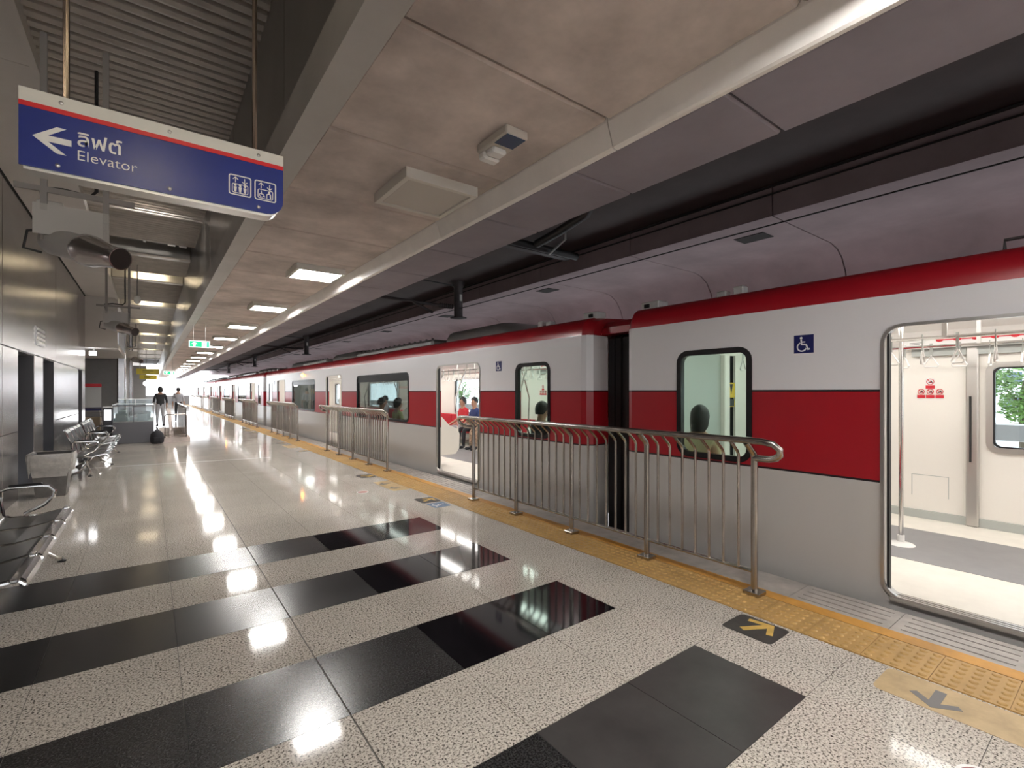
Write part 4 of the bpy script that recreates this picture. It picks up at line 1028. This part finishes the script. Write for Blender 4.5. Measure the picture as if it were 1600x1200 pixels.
# ------------------------------------------------------------------ people
def skinned(name, joints, edges, radii, mats, pick, parent, sub=1):
    me = bpy.data.meshes.new(name); me.from_pydata(joints, edges, [])
    o = bpy.data.objects.new(name, me); COL.objects.link(o)
    md = o.modifiers.new('skin', 'SKIN'); md.use_smooth_shade = True
    for v, r in zip(me.skin_vertices[0].data, radii): v.radius = (r[0], r[1]) if isinstance(r, tuple) else (r, r)
    me.skin_vertices[0].data[0].use_root = True
    ss = o.modifiers.new('sub', 'SUBSURF'); ss.levels = sub; ss.render_levels = sub
    dg = bpy.context.evaluated_depsgraph_get(); dg.update()
    out = bpy.data.meshes.new_from_object(o.evaluated_get(dg)); bpy.data.objects.remove(o); bpy.data.meshes.remove(me)
    out.name = name; out.materials.clear()
    for m in mats: out.materials.append(MATS[m])
    for p in out.polygons: p.material_index = pick(p.center); p.use_smooth = True
    r = bpy.data.objects.new(name, out); COL.objects.link(r); r.parent = parent
    return r
def person(label, loc, rz, pose, shirt, legs, hair_len=0.0, group=None, lean=0.0, mask=False, skinm='skin', shoe='cloth_dark', turn=0.0):
    """local frame: faces +Y, z=0 is the floor under the feet"""
    t = empty('person', loc, rz); tag(t, label, 'person', group)
    sit = pose == 'sit'
    hz = .50 if sit else .92
    J = []; E_ = []; Rr = []; part = []
    def add(p, r, tag_, par=None):
        J.append(tuple(p)); Rr.append(r); part.append(tag_); i = len(J) - 1
        if par is not None: E_.append((par, i))
        return i
    ly = lean
    pel = add((0, 0, hz), (.15, .115), 'leg')
    sp_ = add((0, -.01 + ly * .3, hz + .20), (.135, .10), 'top', pel)
    ch = add((0, -.02 + ly * .7, hz + .40), (.165, .115), 'top', sp_)
    nb = add((0, -.015 + ly, hz + .525), (.054, .054), 'skin', ch)
    hb = add((0, .01 + ly, hz + .59), (.066, .072), 'skin', nb)
    hm = add((0, .015 + ly, hz + .665), (.078, .098), 'skin', hb)
    ht = add((0, .0 + ly, hz + .75), (.06, .075), 'skin', hm)
    for s in (-1, 1):
        sh = add((s * .165, -.02 + ly * .8, hz + .45), .058, 'top', ch)
        if sit:
            el = add((s * .22, .04 + ly * .6, hz + .20), .044, 'top', sh); wr = add((s * .13, .26, hz + .12), .029, 'skin', el); fd = Vector((-s * .15, .95, -.25)).normalized()
        else:
            el = add((s * .23, -.02 + ly * .5, hz + .17), .044, 'top', sh); wr = add((s * .24, .05 + ly * .3, hz - .06), .029, 'skin', el); fd = Vector((0, .15, -1)).normalized()
        w = Vector(J[wr]); pa = add(w + fd * .06, (.036, .022), 'skin', wr)
        side = Vector((1, 0, 0)) if sit else Vector((0, 1, 0))
        for q_, (off, ln) in enumerate(((-.030, .072), (-.010, .082), (.010, .078), (.030, .062))):
            k1 = add(w + fd * .10 + side * off, .0095, 'skin', pa); k2 = add(w + fd * (.10 + ln * .55) + side * off + Vector((0, 0, -.008)), .0085, 'skin', k1); add(w + fd * (.10 + ln) + side * off + Vector((0, 0, -.022)), .0075, 'skin', k2)
        th = add(w + fd * .035 - side * s * .042, .010, 'skin', pa); add(w + fd * .085 - side * s * .058, .008, 'skin', th)
        hp = add((s * .09, .02, hz - .03), (.088, .088), 'leg', pel)
        if sit:
            kn = add((s * .115, .44, hz - .02), .062, 'leg', hp); an = add((s * .115, .46, .10), .040, 'leg', kn); tb = add((s * .115, .44, .045), .042, 'shoe', an); add((s * .125, .62, .035), .034, 'shoe', tb)
        else:
            kn = add((s * .10, .03, .50), .062, 'leg', hp); an = add((s * .105, -.01, .10), .040, 'leg', kn); tb = add((s * .105, -.03, .045), .042, 'shoe', an); add((s * .12, .14, .035), .034, 'shoe', tb)
    names = ['top', 'leg', 'skin', 'shoe']; V_ = [Vector(j) for j in J]
    def pick(c):
        best = None
        for (a, b) in E_:
            pa_, pb = V_[a], V_[b]; d = pb - pa_; L2 = d.length_squared or 1e-9
            u = max(0, min(1, (c - pa_).dot(d) / L2)); dist = (c - (pa_ + d * u)).length
            if best is None or dist < best[0]: best = (dist, part[b] if u > .25 else part[a] if part[a] != 'leg' or part[b] == 'leg' else part[b])
        return names.index(best[1])
    skinned('body', J, E_, Rr, [shirt, legs, skinm, shoe], pick, t)
    c = Vector(J[hm]) + Vector((0, -.005, .02))
    # hair shell
    q = G(); n, m_ = 16, 9; vs = []
    for i in range(m_):
        a = pi * .62 * i / (m_ - 1)
        for k in range(n):
            b = 2 * pi * k / n; back = -math.sin(b)
            ext = 1.0 if back > -.2 else .80
            aa = min(a, pi * .62 * (1.0 if back > .0 else (.80 if back > -.5 else .55)))
            drop = hair_len * max(0, (i - m_ * .55) / (m_ * .45)) if back > -.35 else 0
            vs.append((c.x + .092 * math.sin(aa) * math.cos(b), c.y - .008 + .112 * math.sin(aa) * math.sin(b), c.z + .125 * math.cos(aa) - drop))
    q.add(vs, [(i * n + k, i * n + (k + 1) % n, (i + 1) * n + (k + 1) % n, (i + 1) * n + k) for i in range(m_ - 1) for k in range(n)])
    h = obj('hair', q, 'hair', t, sm=True)
    f = Vector(J[hm])
    for s in (-1, 1):
        obj('eye', G().lathe([(.004, -.004), (.011, 0), (.004, .004)], 8, f + Vector((s * .031, .088, .005)), (0, 1, 0)), 'print_black', t)
        obj('ear', G().lathe([(.006, -.006), (.022, 0), (.006, .006)], 8, f + Vector((s * .083, -.005, -.005)), (1, 0, 0)), skinm, t)
    obj('nose', G().add([f + Vector((-.012, .086, -.035)), f + Vector((.012, .086, -.035)), f + Vector((0, .112, -.034)), f + Vector((0, .092, .01))], [(0, 1, 2), (0, 2, 3), (1, 3, 2), (0, 3, 1)]), skinm, t)
    obj('mouth', G().box(f.x - .02, f.x + .02, f.y + .075, f.y + .088, f.z - .068, f.z - .060), 'cloth_red', t)
    if mask: obj('face_mask', G().bevbox(f.x - .05, f.x + .05, f.y + .06, f.y + .112, f.z - .085, f.z - .018, .02), 'mask_white', t)
    return t
FT = FZ
def near_seat(y, label, **k): return person(label, (XI + .24, y, FT), -pi / 2, 'sit', **k)      # back to the platform, faces +X
def far_seat(y, label, **k): return person(label, (XFI - .24, y, FT), pi / 2, 'sit', **k)       # faces the platform
near_seat(2.80, 'seated passenger with black hair and cream top behind the nearest small window', shirt='cloth_cream', legs='cloth_dark', hair_len=.14)
near_seat(5.30, 'dark clothed passenger seated behind the small window past the gangway', shirt='cloth_dark', legs='cloth_dark', hair_len=.03)
near_seat(10.35, 'passenger in lime top seated behind the wide window left of the second door', shirt='cloth_lime', legs='cloth_dark', hair_len=.08)
near_seat(11.3, 'dark clothed passenger seated farther along behind the wide window', shirt='cloth_dark', legs='cloth_dark', hair_len=.02)
far_seat(10.62, 'man in navy shirt seated across the carriage, seen through the second door', shirt='cloth_navy', legs='cloth_dark', lean=.05)
far_seat(11.22, 'seated passenger with red top beside the man in navy', shirt='cloth_red', legs='cloth_grey', hair_len=.05, lean=.04)
far_seat(10.05, 'seated passenger in patterned trousers nearest the open second door', shirt='cloth_navy', legs='cloth_pattern', hair_len=.10, lean=.12)
far_seat(16.7, 'passenger with black hair seen through the third door', shirt='cloth_grey', legs='cloth_dark', hair_len=.04)
far_seat(21.0 + 8.2, 'passenger seen in the far carriage window', shirt='cloth_dark', legs='cloth_dark', hair_len=.04)
person('person standing by the stair barrier against the bright end', (.36, 25.5, 0), .2, 'stand', shirt='cloth_dark', legs='cloth_grey', hair_len=.10)
person('person in dark clothes walking away near the bright end', (1.15, 29.5, 0), -.2, 'stand', shirt='cloth_grey', legs='cloth_dark')

# ------------------------------------------------------------------ outside beyond the train
g = G(); g.box(9.4, 60, -30, 110, -1.6, -1.2); struct(obj('ground_outside', g, 'pale_deck'), 'pale deck outside beyond the tracks')
t = empty('guard_barrier', (13.6, 0, 0)); tag(t, 'grey horizontal barrier outside the far train windows', 'barrier')
for k in range(24):
    obj('rail_beam', G().bevbox(-.06, .06, -28 + k * 4 + .02, -24 + k * 4 - .02, .52, .86, .02), 'pod_grey', t)
    obj('post', G().box(-.05, .05, -28 + k * 4 - .06, -28 + k * 4 + .06, -1.2, .52), 'pod_grey', t)
def tree_mesh(seed, m):
    rnd = random.Random(seed); q = G(); qt = G()
    qt.tube([(0, 0, 0), (.1, .05, 1.2), (.0, .1, 2.2), (.2, 0, 3.2)], [.16, .13, .10, .05], 7)
    for k in range(5):
        a = k * 1.26; qt.tube([(0.05, .08, 1.7 + k * .2), (math.cos(a) * .8, math.sin(a) * .8, 2.5 + k * .15)], [.06, .02], 5)
    cl = [(rnd.uniform(-1.1, 1.1), rnd.uniform(-1.1, 1.1), rnd.uniform(1.6, 3.6), rnd.uniform(.6, 1.0)) for _ in range(9)]
    for cx, cy, cz, r in cl:
        for _ in range(260):
            v = Vector((rnd.gauss(0, 1), rnd.gauss(0, 1), rnd.gauss(0, 1))).normalized() * r * rnd.uniform(.6, 1.05)
            c = Vector((cx, cy, cz)) + v; u = Vector((rnd.gauss(0, 1), rnd.gauss(0, 1), rnd.gauss(0, 1))).normalized(); w = u.orthogonal().normalized(); s_ = rnd.uniform(.06, .12)
            q.add([c - u * s_, c + w * s_ * .5, c + u * s_, c - w * s_ * .5], [(0, 1, 2, 3)])
    return q.mesh('foliage', m), qt.mesh('trunk', 'bark')
TM = [tree_mesh(1, 'leaf_green'), tree_mesh(2, 'leaf_yellow')]
spots = [(24, 0.2, 1), (24, 6.0, 0), (24.5, 11.8, 1), (31, 3.4, 0), (24, 17.8, 0), (25, 23.6, 1), (25, 29.6, 0), (25, 35.6, 1), (25, 41.6, 0), (24, -6, 0)]
for k, (x, y, m_) in enumerate(spots):
    t = empty('tree', (x, y, -1.2)); tag(t, '%s bushy tree outside the train windows, %s from the camera side' % (('green', 'yellow green')[m_], ordinal[k]), 'tree', 'trees outside')
    fo = obj('foliage', TM[m_][0], None, t); fo['kind'] = 'stuff'; obj('trunk', TM[m_][1], None, t); fo.scale = (1.25, 1.25, 1.0)
for k, (x, y0_, y1_, h) in enumerate(((70, 0, 16, 9.5), (78, 20, 40, 12), (74, 46, 66, 8))):
    t = empty('apartment_block', (x, y0_, -1.2)); tag(t, 'pale %s block far outside the train windows' % ('low', 'tall', 'distant')[k], 'building', 'far buildings')
    obj('wall', G().box(0, 8, 0, y1_ - y0_, 0, h), 'building_pale', t)
    wm = G().box(-.08, .02, 0, 1.3, 0, 1.1).mesh('window', 'building_pane')
    for fl_ in range(int(h // 2.6)):
        for c_ in range(int((y1_ - y0_) // 2.4)): obj('window', wm, None, t, loc=(0, .6 + c_ * 2.4, 1.0 + fl_ * 2.6))
